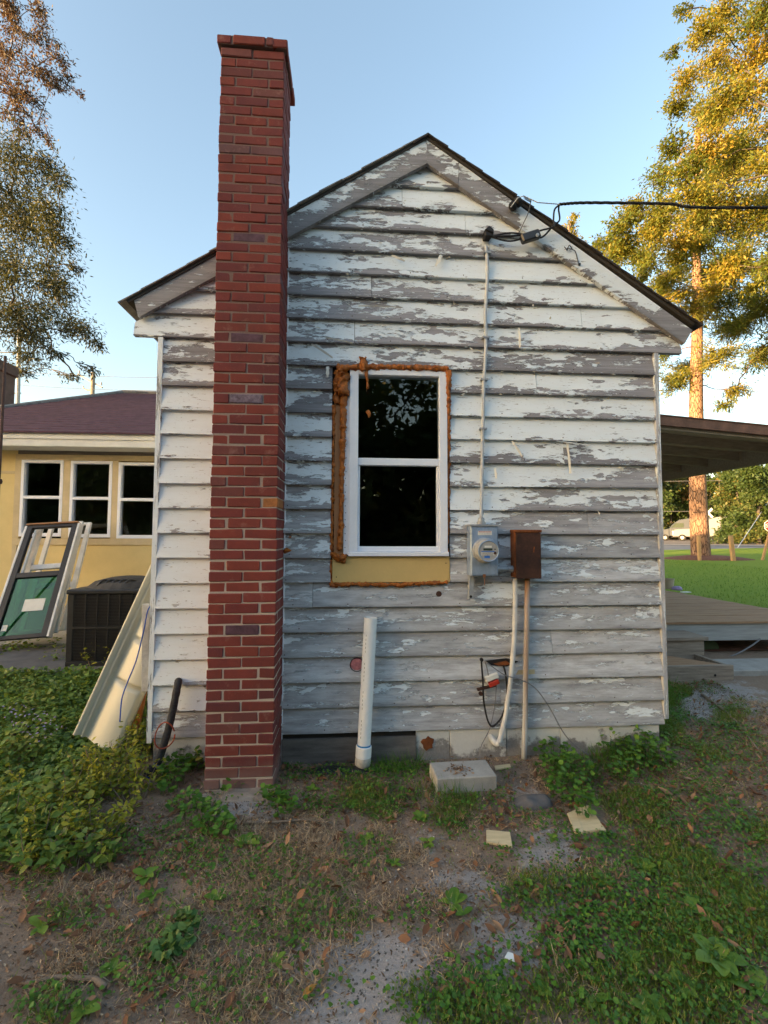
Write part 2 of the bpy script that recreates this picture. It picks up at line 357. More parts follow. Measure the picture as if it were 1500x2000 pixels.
def pinebark():
    g = G('pine_bark'); v = g.pos(True, (3,3,.9)); vo = g.n('TexVoronoi', {'Vector': v, 'Scale': 3.2}, feature='DISTANCE_TO_EDGE').outputs[0]
    n1 = g.noise(v, 2., 6, .7); f = g.n('MapRange', {0: vo, 1: 0., 2: .10, 3: 0., 4: 1.}).outputs[0]
    c = g.mix(f, (.075,.045,.032), g.ramp(n1, [(.3,(.20,.115,.075)),(.7,(.36,.23,.16))]))
    return g.end(g.bsdf(c, .95, g.bump(g.math('ADD', f, n1), .9, .04), 0, .15))
pinebark()
simple('stake_wood', (.42,.26,.13), .8, .25, 4, (6,6,1), .2)
simple('asphalt', (.15,.155,.165), .92, .15, 3, bump=.2, fine=40)
simple('dirt_lot', (.20,.165,.135), .95, .3, .6, bump=.3)
simple('mulch', (.15,.065,.04), .95, .5, 9, bump=.8, fine=40, bd=.03)
simple('truck_grey', (.045,.055,.072), .45, .06, 2, bump=0, spec=.3)
simple('truck_white', (.17,.18,.19), .4, .08, 2, bump=0, spec=.5)
simple('tyre', (.02,.02,.02), .85, .2, 9, bump=.2)
simple('chrome', (.55,.56,.58), .25, .1, 4, bump=0, metal=1.)
simple('sign_white', (.78,.78,.76), .5, .04, 4, bump=0)
simple('sign_red', (.50,.02,.025), .45, .06, 4, bump=0)
simple('far_wall', (.55,.55,.50), .8, .1, 2, bump=0)
simple('far_roof', (.13,.13,.13), .9, .2, 3, bump=0)
simple('bucket_tan', (.52,.43,.30), .6, .1, 6, bump=0)
simple('cloth_purple', (.42,.33,.55), .9, .15, 9, bump=.2)
simple('sand_heap', (.27,.225,.185), .95, .3, 14, bump=.6, fine=120)
simple('stone_grey', (.30,.29,.29), .9, .3, 20, bump=.5)
simple('shard_white', (.72,.74,.72), .4, .05, 10, bump=0)
simple('twig', (.20,.15,.11), .9, .35, 12, (6,6,6), .4)
simple('green_pipe', (.075,.10,.045), .7, .3, 8, bump=.1)
simple('pink_wool', (.50,.20,.22), .95, .25, 30, bump=.6)
simple('label_white', (.66,.66,.62), .6, .08, 10, bump=0)
simple('label_red', (.45,.10,.10), .6, .15, 30, bump=0)
simple('label_blue', (.05,.16,.50), .5, .1, 10, bump=0)
simple('lcd', (.035,.05,.035), .3, .1, 10, bump=0)
simple('dial_grey', (.34,.35,.35), .5, .1, 10, bump=0)
def leafmat(name, stops, rough=.55, trans=.35, tcol=None, spec=.35):
    g = G(name); t = g.attr('tint'); c = g.ramp(t, stops)
    n = g.noise(g.pos(False), 30., 3, .6); c = g.mix(g.math('MULTIPLY', n, .5), c, g.mix(.6, c, (.01,.012,.004)))
    d = g.bsdf(c, rough, None, 0, spec)
    tr = g.n('BsdfTranslucent', {0: g.mix(.55, c, tcol or (.30,.34,.03))}).outputs[0]
    return g.end(g.n('MixShader', {0: trans, 1: d, 2: tr}).outputs[0])
leafmat('leaf_oak', [(0,(.045,.085,.014)),(.35,(.10,.145,.02)),(.7,(.25,.225,.026)),(1,(.42,.27,.04))], trans=.4, tcol=(.60,.44,.04))
leafmat('leaf_pine', [(0,(.08,.13,.02)),(.5,(.18,.19,.03)),(1,(.36,.26,.05))], trans=.3, tcol=(.4,.33,.05))
leafmat('leaf_pecan', [(0,(.026,.038,.012)),(.55,(.045,.056,.017)),(1,(.085,.075,.026))], trans=.25, tcol=(.16,.15,.03))  # dark leaf colours carry the shade of the left tree
leafmat('leaf_pecan_brown', [(0,(.06,.042,.028)),(.5,(.095,.062,.038)),(1,(.08,.07,.035))], trans=.25, tcol=(.28,.14,.05))
leafmat('leaf_far', [(0,(.03,.06,.016)),(.5,(.055,.09,.022)),(.85,(.11,.12,.03)),(1,(.22,.16,.05))], trans=.25)
leafmat('leaf_far_brown', [(0,(.16,.10,.05)),(.5,(.24,.15,.07)),(1,(.30,.22,.12))], trans=.25)
leafmat('leaf_dark', [(0,(.015,.025,.008)),(.5,(.028,.045,.012)),(1,(.06,.07,.016))], trans=.2, tcol=(.1,.12,.02))
leafmat('leaf_shrub', [(0,(.10,.16,.03)),(.4,(.22,.27,.035)),(.75,(.38,.39,.04)),(1,(.54,.47,.045))], trans=.35, tcol=(.4,.38,.03))
leafmat('leaf_ivy', [(0,(.05,.11,.022)),(.4,(.11,.21,.034)),(.8,(.21,.31,.05)),(1,(.36,.34,.07))], trans=.25)
leafmat('leaf_clover', [(0,(.04,.12,.015)),(.5,(.07,.20,.022)),(1,(.14,.28,.035))], trans=.25)
leafmat('leaf_weed', [(0,(.06,.16,.022)),(.5,(.12,.25,.03)),(1,(.22,.34,.045))], trans=.3)
leafmat('leaf_dollar', [(0,(.06,.15,.04)),(.6,(.10,.22,.055)),(1,(.2,.26,.06))], trans=.2)
leafmat('grass', [(0,(.08,.14,.02)),(.5,(.15,.235,.03)),(.82,(.26,.31,.05)),(1,(.52,.42,.19))], trans=.25)
leafmat('dry_grass', [(0,(.30,.20,.11)),(.5,(.48,.34,.21)),(1,(.70,.54,.36))], trans=.1, tcol=(.4,.3,.15))
leafmat('dead_leaf', [(0,(.10,.055,.035)),(.35,(.20,.09,.045)),(.7,(.29,.15,.08)),(.9,(.42,.26,.15)),(1,(.50,.24,.05))], rough=.7, trans=.1, tcol=(.3,.12,.04), spec=.25)
leafmat('litter', [(0,(.075,.05,.036)),(.4,(.17,.10,.065)),(.8,(.36,.22,.135)),(1,(.58,.44,.30))], rough=.85, trans=.03, spec=.15)
leafmat('flower_mauve', [(0,(.34,.28,.52)),(1,(.48,.42,.66))], trans=.25, tcol=(.4,.3,.6))
leafmat('flake', [(0,(.60,.60,.54)),(.7,(.76,.77,.73)),(1,(.40,.36,.30))], rough=.7, trans=.05, tcol=(.6,.6,.5))
def glassmat(name, tint=(.9,.95,.93), refl=1.0, rough=.01):
    g = G(name); fr = g.n('Fresnel', {0: 1.52}).outputs[0]
    gl = g.n('BsdfGlossy', {0: (refl,refl,refl), 1: rough}).outputs[0]; tr = g.n('BsdfTransparent', {0: tint}).outputs[0]
    return g.end(g.n('MixShader', {0: fr, 1: tr, 2: gl}).outputs[0])
glassmat('glass'); glassmat('glass_green', (.16,.42,.30)); glassmat('glass_clear', (.97,.98,.98))
def groundmat():
    g = G('soil'); p = g.pos(False); n1 = g.noise(p, 1.3, 6, .65); n2 = g.noise(p, 9., 6, .7); n3 = g.noise(p, 90., 5, .75)
    sand = g.mix(n3, (.18,.16,.15), (.50,.455,.43)); brown = g.mix(g.math('ADD', g.math('MULTIPLY', n3, .6), g.math('MULTIPLY', g.noise(p, 300., 3, .6), .4)), (.05,.037,.03), (.46,.34,.25))
    bare = g.attr('bare')
    f = g.n('MapRange', {0: g.math('ADD', bare, g.math('MULTIPLY', g.math('SUBTRACT', g.math('ADD', g.math('MULTIPLY', n2, .6), g.math('MULTIPLY', g.noise(p, 40., 5, .75), .4)), .5), 2.2)), 1: .40, 2: .60, 3: 0., 4: 1.}).outputs[0]
    c = g.mix(f, brown, sand)
    grn = g.n('MapRange', {0: g.math('ADD', g.attr('far'), g.math('MULTIPLY', n1, .3)), 1: .45, 2: .7, 3: 0., 4: 1.}).outputs[0]
    c = g.mix(grn, c, g.mix(n2, (.045,.065,.018), (.10,.11,.035)))
    return g.end(g.bsdf(c, .95, g.bump(g.math('ADD', n3, g.math('MULTIPLY', n2, .8)), .8, .012), 0, .15))
groundmat()
def lawnmat():
    g = G('lawn'); p = g.pos(False); n1 = g.noise(p, .35, 6, .7); n2 = g.noise(p, 7., 5, .75); n3 = g.noise(g.pos(False, (40,14,1)), 1., 4, .7)
    c = g.mix(n3, (.09,.165,.016), (.20,.31,.03)); c = g.mix(g.math('MULTIPLY', n1, .6), c, (.30,.32,.045)); c = g.mix(g.math('MULTIPLY', n2, .3), c, (.06,.12,.014))
    return g.end(g.bsdf(c, .9, g.bump(g.math('ADD', n3, n2), .9, .03), 0, .1))
lawnmat()
leafmat('grit', [(0,(.11,.095,.085)),(.5,(.19,.165,.145)),(.9,(.42,.38,.34)),(1,(.7,.68,.64))], rough=.95, trans=.0, spec=.1)
# ---------------------------------------------------------------- ground
BARE = [(720,1930,190,120,1.),(1080,1700,80,110,.85),(1000,1850,110,90,.75),(900,1730,120,60,.6),(480,1570,110,40,.8),(1400,1370,120,45,.9),(1020,1560,60,40,.6),(1180,1870,60,60,.5),(830,1640,90,50,.4)]
def ell(px, py, L):
    f = np.zeros(np.shape(px))
    for (x, y, rx, ry, w) in L: f = np.maximum(f, w*np.clip(1.35-np.sqrt(((px-x)/rx)**2+((py-y)/ry)**2), 0, 1))
    return f
def axis_coords(lo, hi, step, far, n):
    core = np.arange(lo, hi+1e-6, step); g = np.geomspace(step*1.5, far, n)
    return np.concatenate([lo-g[::-1], core, hi+g])
gx = axis_coords(-2.6, 5.2, .03, 900, 44); gy = axis_coords(-2.4, 2.6, .03, 1500, 46)
XX, YY = np.meshgrid(gx, gy)
ZZ = np.array([[gz(x, y) for x in gx] for y in gy])
V = np.stack([XX.ravel(), YY.ravel(), ZZ.ravel()], 1)
nx, ny = len(gx), len(gy); ii = (np.arange(ny-1)[:,None]*nx+np.arange(nx-1)[None]).ravel()
gpx, gpy = projv(V)
bare = np.where((V[:,1] < 3) & (np.abs(V[:,0]) < 8), ell(gpx, gpy, BARE), 0)
far = np.clip((np.hypot(V[:,0]-.9, V[:,1]+3.2)-6)/6, 0, 1)
ground = npmesh('ground', V, np.stack([ii, ii+1, ii+nx+1, ii+nx], 1), 'soil', None, {'bare': bare, 'far': far}, True)
tag(ground, kind='structure', label='bare soil yard with patches of grey sand and litter')
def sheet(name, mat, xs, ys, lift, label):
    X, Y = np.meshgrid(xs, ys); Z = np.array([[gz(a, b) for a in xs] for b in ys])+lift
    n = len(xs); k = (np.arange(len(ys)-1)[:,None]*n+np.arange(n-1)[None]).ravel()
    o = npmesh(name, np.stack([X.ravel(), Y.ravel(), Z.ravel()], 1), np.stack([k, k+1, k+n+1, k+n], 1), mat, None, None, True)
    return tag(o, label, kind='structure')
def rsheet(name, mat, a0, a1, d0, d1, lift, label, na=40, nd=14):
    """annular sheet round the camera, angle a clockwise from straight ahead (degrees)"""
    A = np.radians(np.linspace(a0, a1, na)); D = np.linspace(d0, d1, nd); P = []
    for d in D:
        for a in A:
            x = CAM.x+d*math.sin(a); y = CAM.y+d*math.cos(a); P.append((x, y, gz(x, y)+lift))
    k = (np.arange(nd-1)[:,None]*na+np.arange(na-1)[None]).ravel()
    return tag(npmesh(name, P, np.stack([k, k+1, k+na+1, k+na], 1), mat, None, None, True), label, kind='structure')
sheet('lawn', 'lawn', np.concatenate([np.linspace(7.15, 12, 20), np.linspace(13, 60, 40)]), np.concatenate([np.linspace(2, 12, 20), np.linspace(13, 29.5, 20)]), .03, 'bright mown lawn beyond the wooden porch')

# ---------------------------------------------------------------- the clapboard house
house = thing('clapboard_house', (1.4, 0, 0), 'small gabled house of white clapboards with badly peeling paint', 'house')
ZB, EX = .2048, .1713
HX0, HX1 = -.437, 3.155
APX = 1.429
def rk(px, py): p = aty(px, py, -.05); return (p.x, p.z)
ap_t, ap_b = rk(833, 272), rk(834, 319)
rl_t, rl_b = rk(262, 586), rk(270, 620)
rr_t, rr_b = rk(1352, 645), rk(1337, 671)
def inL(z): return ap_b[0]-(ap_b[1]-z)*(ap_b[0]-rl_b[0])/(ap_b[1]-rl_b[1])
def inR(z): return ap_b[0]+(ap_b[1]-z)*(rr_b[0]-ap_b[0])/(ap_b[1]-rr_b[1])
OPX0, OPX1, OPZ0, OPZ1 = .742, 1.592, 1.205, 2.79           # rough opening of the window
# paint left on each clapboard course: (x, cover) samples read off the photograph, courses from the bottom up
COV = {0:[(-.4,.55),(.2,.55),(.45,.10),(1.3,.12),(2.2,.30),(3.1,.22)], 1:[(-.4,.75),(.2,.75),(.45,.10),(1.6,.20),(2.4,.12),(3.1,.14)],
 2:[(-.4,.85),(.2,.85),(.45,.12),(1.6,.12),(2.,.14),(3.1,.12)], 3:[(-.4,.93),(.2,.93),(.45,.16),(1.2,.20),(2,.14),(3.1,.20)],
 4:[(-.4,.98),(.2,.98),(.45,.25),(1.2,.22),(2,.20),(3.1,.24)], 5:[(-.4,.98),(.2,.98),(.45,.16),(1.1,.25),(2,.36),(2.5,.2),(3.1,.28)],
 6:[(-.4,.98),(.2,.98),(.45,.30),(.7,.22),(1.7,.2),(2.05,.40),(2.5,.30),(3.1,.42)], 7:[(-.4,.98),(.2,.98),(.45,.25),(.7,.3),(1.7,.25),(2.4,.28),(3.1,.12)],
 8:[(-.4,.98),(.2,.98),(.45,.35),(.7,.3),(1.7,.38),(2.3,.36),(2.6,.10),(3.1,.10)], 9:[(-.4,.98),(.2,.98),(.45,.35),(.7,.5),(1.65,.92),(2.05,.75),(2.3,.2),(2.6,.55),(3.1,.55)],
 10:[(-.4,.97),(.2,.97),(.45,.40),(.7,.45),(1.65,.6),(2.,.86),(2.5,.72),(3.1,.36)], 11:[(-.4,.95),(.2,.95),(.45,.62),(.7,.6),(1.65,.66),(2.3,.62),(2.5,.55),(3.1,.66)],
 12:[(-.4,.93),(.2,.95),(.45,.68),(.7,.52),(1.65,.85),(2.3,.90),(3.1,.82)], 13:[(-.4,.9),(.2,.95),(.45,.62),(.7,.42),(1.65,.9),(2.2,.68),(3.1,.72)],
 14:[(-.4,.62),(.2,.75),(.45,.50),(.7,.35),(1.65,.70),(2.3,.74),(2.9,.5),(3.1,.3)], 15:[(-.4,.45),(.2,.62),(.45,.55),(.9,.62),(1.5,.66),(1.9,.45),(2.4,.52),(2.8,.2),(3.1,.2)],
 16:[(-.4,.70),(.2,.80),(.45,.56),(1.,.60),(1.6,.5),(2.1,.55),(2.6,.66),(3.1,.55)], 17:[(-.4,.62),(.2,.82),(.45,.40),(.9,.46),(1.4,.55),(1.9,.62),(2.4,.78),(3.1,.75)],
 18:[(-.4,.6),(.2,.8),(.45,.45),(.9,.40),(1.4,.5),(1.8,.7),(2.1,.55),(2.5,.82),(3.1,.85)], 19:[(0,.7),(.45,.66),(1.,.6),(1.5,.75),(1.9,.86),(2.5,.84)],
 20:[(.45,.42),(.9,.40),(1.4,.5),(1.9,.55),(2.4,.7)], 21:[(.45,.58),(1.,.55),(1.5,.62),(2.1,.85)], 22:[(.6,.5),(1.,.5),(1.4,.7),(2,.9)], 23:[(.8,.9),(1.3,.72),(2,.95)], 24:[(1,.97),(2,.97)], 25:[(1,.98),(2,.98)]}
CHALK = {0:.7,1:.85,2:.9,3:.9,4:.85,5:.85,6:.75,7:.6,8:.4,9:.25,10:.25}
def cover(i, x):
    t = COV.get(i, [(0,.9),(3,.9)]); return float(np.interp(x, [a for a, _ in t], [b for _, b in t]))
JOINTS = {22:1.245, 20:1.9, 14:2.245, 11:2.445, 16:.9, 17:2.6, 8:2.62, 5:.62, 3:2.33, 1:1.95, 18:1.02, 21:1.72, 9:.25, 13:.2}
def clap(i, xa, xb, z0, z1, cut=None):
    """one clapboard course piece; xa, xb functions of z (sloped ends in the gable)"""
    m = MB(); L = xb(z0)-xa(z0); nxx = max(3, int(L/.05)); rows = (0, .1, .3, .55, .8, 1.)
    sd_ = i*3.3+xa(z0); cov, vv, ch = [], [], []; tilt = random.uniform(-.003, .003)
    ztop = z1+.012
    for k in range(nxx+1):
        t = k/nxx
        for q in range(len(rows)+1):
            v = 0 if q == 0 else rows[q-1]
            z = z0+(ztop-z0)*v; za = min(z, z1)
            x = xa(za)+(xb(za)-xa(za))*t
            wob = .0028*mnoise.noise((x*2.2, sd_, 0))+.0012*mnoise.noise((x*14, sd_, 4))
            y = -.027 if q == 1 else (.010 if q == 0 else -.027+.034*v)
            if q: y += .003*mnoise.noise((x*1.3, sd_, 7))*(1-v)
            m.v.append(Vector((x, y, z+(wob+tilt*(t-.5))*(1-v))))
            cov.append(((.22+.76*cover(i, x) if i < 10 else .13+.83*cover(i, x)) if x > .3 else cover(i, x)*.94)-(.08*(v < .2))); vv.append(v); ch.append(CHALK.get(i, .05))
    n = len(rows)+1
    for k in range(nxx):
        for q in range(n-1): m.f.append((k*n+q, (k+1)*n+q, (k+1)*n+q+1, k*n+q+1))
    for k in (0, nxx): m.f.append(tuple(k*n+q for q in (range(n) if k else range(n-1,-1,-1))))
    m.a = {'cov': cov, 'vv': vv, 'chalk': ch}
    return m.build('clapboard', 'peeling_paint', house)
EAVE = 3.05
for i in range(26):
    z0, z1 = ZB+EX*i, ZB+EX*(i+1)
    if z0 > ap_b[1]-.02: break
    z1 = min(z1, ap_b[1]+.0)
    fa = (lambda z: HX0) if z1 < EAVE+.02 else (lambda z: max(HX0-.2, inL(z)-.03))
    fb = (lambda z: HX1) if z1 < EAVE+.05 else (lambda z: min(HX1+.22, inR(z)+.03))
    spans = [(fa, fb)]
    zm = (z0+z1)/2
    if OPZ0-.02 < zm < OPZ1: spans = [(fa, lambda z: OPX0), (lambda z: OPX1, fb)]
    if i in JOINTS:
        j = JOINTS[i]; new = []
        for a, b in spans:
            if a(z0)+.05 < j < b(z0)-.05: new += [(a, lambda z, j=j: j-.0015), (lambda z, j=j: j+.0015, b)]
            else: new.append((a, b))
        spans = new
    for a, b in spans: clap(i, a, b, z0, z1)
# wall core, room behind the window, side walls
m = MB()
m.box(HX0+.01, OPX0-.02, .02, .14, .02, 2.95); m.box(OPX1+.02, HX1-.01, .02, .14, .02, 2.95)
m.box(OPX0-.02, OPX1+.02, .02, .14, .02, OPZ0-.01); m.box(OPX0-.02, OPX1+.02, .02, .14, OPZ1+.01, 2.95)
m.prism([(HX0+.01,2.95),(HX1-.01,2.95),(APX,4.30)], .02, .14)
m.box(HX0+.01, HX0+.12, .14, 7.9, .02, 2.95); m.box(HX1-.12, HX1-.01, .14, 7.9, .02, 2.95); m.box(HX0+.01, HX1-.01, 7.9, 8.0, .02, 2.95)
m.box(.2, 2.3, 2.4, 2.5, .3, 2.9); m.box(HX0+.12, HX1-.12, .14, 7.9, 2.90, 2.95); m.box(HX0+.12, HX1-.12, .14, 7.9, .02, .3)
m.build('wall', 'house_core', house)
# corner boards
def strip(name, x0, x1, y0, y1, z0, z1, mat, c, chalk=.3, nz=30):
    m = MB(); cov = []; vv = []; ch = []
    for k in range(nz+1):
        z = z0+(z1-z0)*k/nz; w = .002*mnoise.noise((z*3, x0, 1))
        for (x, y) in ((x0+w,y1),(x0+w,y0),(x1+w,y0),(x1+w,y1)): m.v.append(Vector((x,y,z))); cov.append(c); vv.append(.6); ch.append(chalk)
    for k in range(nz):
        for q in range(4): m.f.append((k*4+q, k*4+(q+1)%4, (k+1)*4+(q+1)%4, (k+1)*4+q))
    m.f.append((3,2,1,0)); m.f.append(tuple(nz*4+q for q in range(4))); m.a = {'cov': cov, 'vv': vv, 'chalk': ch}
    return m.build(name, mat, house)
strip('corner_board', HX0-.035, HX0-.001, -.022, .09, .17, 2.944, 'peeling_vertical', .62, .5)
strip('corner_board', HX1+.001, HX1+.034, -.024, .09, .24, 2.944, 'peeling_vertical', .38, .6)
# left and right side walls seen past the corners
for sx in (HX0-.005, HX1+.005):
    m = MB()
    for i in range(16):
        z0 = ZB+EX*i; e = -1 if sx < 1 else 1
        m.add([(sx+e*.02, .09, z0), (sx+e*.02, 7.9, z0), (sx, 7.9, z0+EX+.01), (sx, .09, z0+EX+.01), (sx, .09, z0), (sx, 7.9, z0)], [(0,1,2,3),(0,4,5,1)])
    n = len(m.v); m.a = {'cov': [.6]*n, 'vv': [.6]*n, 'chalk': [.2]*n}
    tag(m.build('side_cladding', 'peeling_paint', house), kind='stuff')
# rake boards
def rake(t0, t1, b1, b0, c, k0=0., k1=1., y0=-.052, y1=-.016):
    m = MB(); cov = []; vv = []; ch = []; n = 40
    for k in range(n+1):
        t = k0+(k1-k0)*k/n
        T = (t0[0]+(t1[0]-t0[0])*t, t0[1]+(t1[1]-t0[1])*t); B = (b0[0]+(b1[0]-b0[0])*t, b0[1]+(b1[1]-b0[1])*t)
        for q in range(6):
            if q in (0, 5): y = y1; s_ = 0 if q == 0 else 1
            else: y = y0; s_ = (q-1)/3
            m.v.append(Vector((B[0]+(T[0]-B[0])*s_, y+.002*mnoise.noise((T[0]*2, q, 1)), B[1]+(T[1]-B[1])*s_)))
            cov.append(c(t)+.16*(s_-.5)); vv.append(s_*.7); ch.append(.12)
    for k in range(n):
        for q in range(5): m.f.append((k*6+q, (k+1)*6+q, (k+1)*6+q+1, k*6+q+1))
    m.f.append(tuple(range(5,-1,-1))); m.f.append(tuple(n*6+q for q in range(6))); m.a = {'cov': cov, 'vv': vv, 'chalk': ch}
    return m.build('rake_board', 'peeling_paint', house)
cL = lambda t: .50 if t < .5 else .22
rake(ap_t, rl_t, rl_b, ap_b, cL)
rake(ap_t, rr_t, rr_b, ap_b, lambda t: .45, 0., .118)
rake(ap_t, rr_t, rr_b, ap_b, lambda t: (.42 if t < .35 else (.74 if t < .88 else .12)), .120, 1.)
# roof: deck, soffit ends, shingle courses with ragged edge
for sgn, (tt, oo) in ((-1, (ap_t, rk(240, 597))), (1, (ap_t, rk(1362, 641)))):
    d = Vector((oo[0]-tt[0], 0, oo[1]-tt[1])); L = d.length; d.normalize(); nrm = Vector((-d.z*sgn, 0, d.x*sgn)); nrm = nrm if nrm.z > 0 else -nrm
    base = Vector((tt[0], 0, tt[1]))
    m = MB(); m.obox(base+d*(L/2-.02)+nrm*.004+Vector((0, 3.94, 0)), L-.04, 8.0, .02, d, (0,1,0), nrm)
    m.build('roof_deck', 'house_core', house)
    m = MB(); nk = 16 if sgn > 0 else 14
    for k in range(nk):
        a = L*k/nk; b = L*(k+1)/nk+.015; j = random.uniform(-.006, .006)
        y0 = -.078+j; th = .015 if sgn > 0 else .010
        c0 = base+d*a+nrm*.016; c1 = base+d*b+nrm*.016
        P = []
        for (c, tk) in ((c0, .006), (c1, th)):
            for y in (y0, 8.0): P += [c+Vector((0,y,0)), c+Vector((0,y,0))+nrm*tk]
        m.add(P, [(0,1,3,2),(4,6,7,5),(0,4,5,1),(2,3,7,6),(1,5,7,3),(0,2,6,4)])
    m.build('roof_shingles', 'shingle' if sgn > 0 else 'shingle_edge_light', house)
    # soffit under the eave
    ex = oo[0]-sgn*.10; wx = HX0-.036 if sgn < 0 else HX1+.036
    m = MB(); zs = (3.0 if sgn > 0 else 3.03)
    ez = oo[1]-.05
    m.add([(wx,.0,zs),(ex,.0,ez),(ex,7.9,ez),(wx,7.9,zs),(wx,.0,zs+.02),(ex,.0,ez+.02),(ex,7.9,ez+.02),(wx,7.9,zs+.02)], [(0,1,2,3),(4,7,6,5),(0,4,5,1),(1,5,6,2)])
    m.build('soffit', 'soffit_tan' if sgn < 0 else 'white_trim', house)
m = MB(); m.prism([(APX-.11,ap_t[1]-.045),(APX,ap_t[1]+.030),(APX+.11,ap_t[1]-.045),(APX+.105,ap_t[1]-.058),(APX,ap_t[1]+.014),(APX-.105,ap_t[1]-.058)], -.076, 8); m.build('ridge_cap', 'shingle', house)
# foundation: painted blocks, dark crawl space gap, plywood skirt
xs = [1.345, 1.585, 1.99, 2.385, 2.755, 3.125]
for a, b in zip(xs, xs[1:]):
    m = MB(); m.box(a+.0015, b-.0015, -.008+random.uniform(-.003,.003), .12, -.10, ZB-.002); m.build('foundation_block', 'painted_block', house, bevel=.003)
m = MB(); m.box(HX0+.005, .02, -.005, .12, -.10, ZB-.002); m.build('foundation_block', 'painted_block', house, bevel=.005)
m = MB(); m.box(1.345, 3.12, .004, .11, -.10, ZB-.004); m.build('foundation_mortar', 'concrete', house)
m = MB(); m.box(.30, 1.35, .05, .12, -.10, ZB-.002); m.build('crawl_space', 'dark_gap', house)
pA, pB, pC, pD = aty(545,1444,-.01), aty(812,1437,-.01), aty(812,1500,-.01), aty(545,1508,-.01)
m = MB(); m.prism([(.42, pA.z), (pB.x, pB.z), (pB.x, -.10), (.42, -.10)], -.022, -.003); m.build('skirt_board', 'skirt_wood', house)
m = MB(); c = aty(835,1450,-.006); m.prism([(c.x+r_*math.cos(t_)*1.0, c.z+r_*math.sin(t_)) for t_, r_ in zip(np.linspace(0,6.0,13), (.04,.05,.038,.046,.03,.042,.05,.036,.046,.055,.04,.048,.034))], -.016, -.004); m.build('broken_patch', 'rust', house)
# holes in the boards: a round one stuffed with pink wool and a knot hole
m = MB(); c = aty(697,1298,-.012); m.lathe(c+Vector((0,.012,0)), (0,-1,0), [(0,.046),(.008,.046),(.014,.038),(.017,.02)], 18); m.build('vent_hole', 'pink_wool', house)
m = MB(); c = aty(697,1298,-.014); m.tube([c+Vector((.047*math.cos(t),-.001,.047*math.sin(t))) for t in np.linspace(0,2*math.pi,25)], .0025, 5, False); m.build('hole_rim', 'dark_gap', house)
m = MB(); c = aty(857,1160,-.012); m.lathe(c, (0,-1,0), [(0,.021),(.003,.021),(.0035,.015)], 12); m.build('knot_hole', 'rust_dark', house)
# rotten break behind the conduits
m = MB(); c = aty(985,1296,-.016); m.prism([(c.x-.14,c.z+.02),(c.x+.02,c.z+.035),(c.x+.10,c.z+.012),(c.x+.02,c.z-.02),(c.x-.10,c.z-.01)], -.019, -.006); m.build('rotten_break', 'dark_gap', house)
m = MB(); c = aty(1020,1313,-.016); m.prism([(c.x-.05,c.z-.015),(c.x+.09,c.z-.012),(c.x+.09,c.z+.02),(c.x-.03,c.z+.016)], -.022, -.006); m.build('bare_splinter', 'raw_pine', house)
m = MB(); m.prism([(c.x-.21,c.z+.065),(c.x-.12,c.z+.085),(c.x-.08,c.z+.06),(c.x-.17,c.z+.05)], -.026, -.006); m.build('bare_splinter', 'rust', house)
# curled paint flakes along the lower edges of the boards (uncountable)
P, D, Lf, Wf, U = [], [], [], [], []
for i in range(7, 25):
    z0 = ZB+EX*i
    for k in range(34 if i > 9 else 10):
        x = random.uniform(.46, 3.1)
        if not (inL(z0)+.1 < x < inR(z0)-.1) or (OPX0-.05 < x < OPX1+.05 and OPZ0 < z0 < OPZ1): continue
        if random.random() < abs(cover(i, x)-.6)*2: continue
        v = random.choice((0, 0, 0, .95, .93, random.random()))
        z = z0+EX*v; y = -.016+.02*v
        P.append((x, y, z)); ang = random.gauss(0, .7)+(math.pi if random.random() < .5 else 0)
        D.append((math.cos(ang), -.25-random.random()*.5, math.sin(ang)*.5-.25)); Lf.append(random.uniform(.012, .05)); Wf.append(random.uniform(.005, .015)); U.append((0,-1,.3))
leafcloud('paint_flakes', P, D, np.array(Lf), np.array(Wf), 'flake', house, LEAF8, U, roll=.5)
col.objects['paint_flakes']['kind'] = 'stuff'
m = MB()
for i in range(25):
    z0 = ZB+EX*i+.022; x = random.uniform(-.4, -.3)
    while x < 3.1:
        x += random.uniform(.34, .46)
        if not (inL(z0)+.05 < x < inR(z0)-.05) or (OPX0-.03 < x < OPX1+.03 and OPZ0-.05 < z0 < OPZ1) or x > 3.12: continue
        m.lathe((x, -.0245, z0+random.uniform(-.004,.004)), (0,-1,0), [(0,.0042),(.0012,.0036)], 7)
m.build('nail_heads', 'rust_dark', house)['kind'] = 'stuff'
# long hanging slivers of paint and splinters
for (px, py, qx, qy, w) in ((608,672,650,700,7),(1000,862,1018,892,6),(1107,866,1112,925,7),(966,914,968,935,7),(700,598,786,602,3),(636,660,690,672,4),(640,716,640,738,11),(862,498,850,522,12),(765,500,790,512,8),(1013,640,1014,680,6),(1150,870,1085,862,4)):
    a = aty(px, py, -.022); b = aty(qx, qy, -.034); n_ = 6; m = MB(); w *= .0011
    dv = (b-a); sdv = Vector((0,-1,0)).cross(dv).normalized()
    for k in range(n_+1):
        t = k/n_; c = a+dv*t+Vector((0, -.012*math.sin(t*2.4), 0)); ww = w*(1-.6*abs(t-.4))*(1+.3*math.sin(k*2.1))
        m.v += [c-sdv*ww, c+sdv*ww+Vector((0,-.006,0))]
    m.f = [(2*k, 2*k+1, 2*k+3, 2*k+2) for k in range(n_)]; m.a = {'tint': [random.uniform(.2,.75)]*len(m.v)}
    m.build('paint_sliver', 'flake', house)

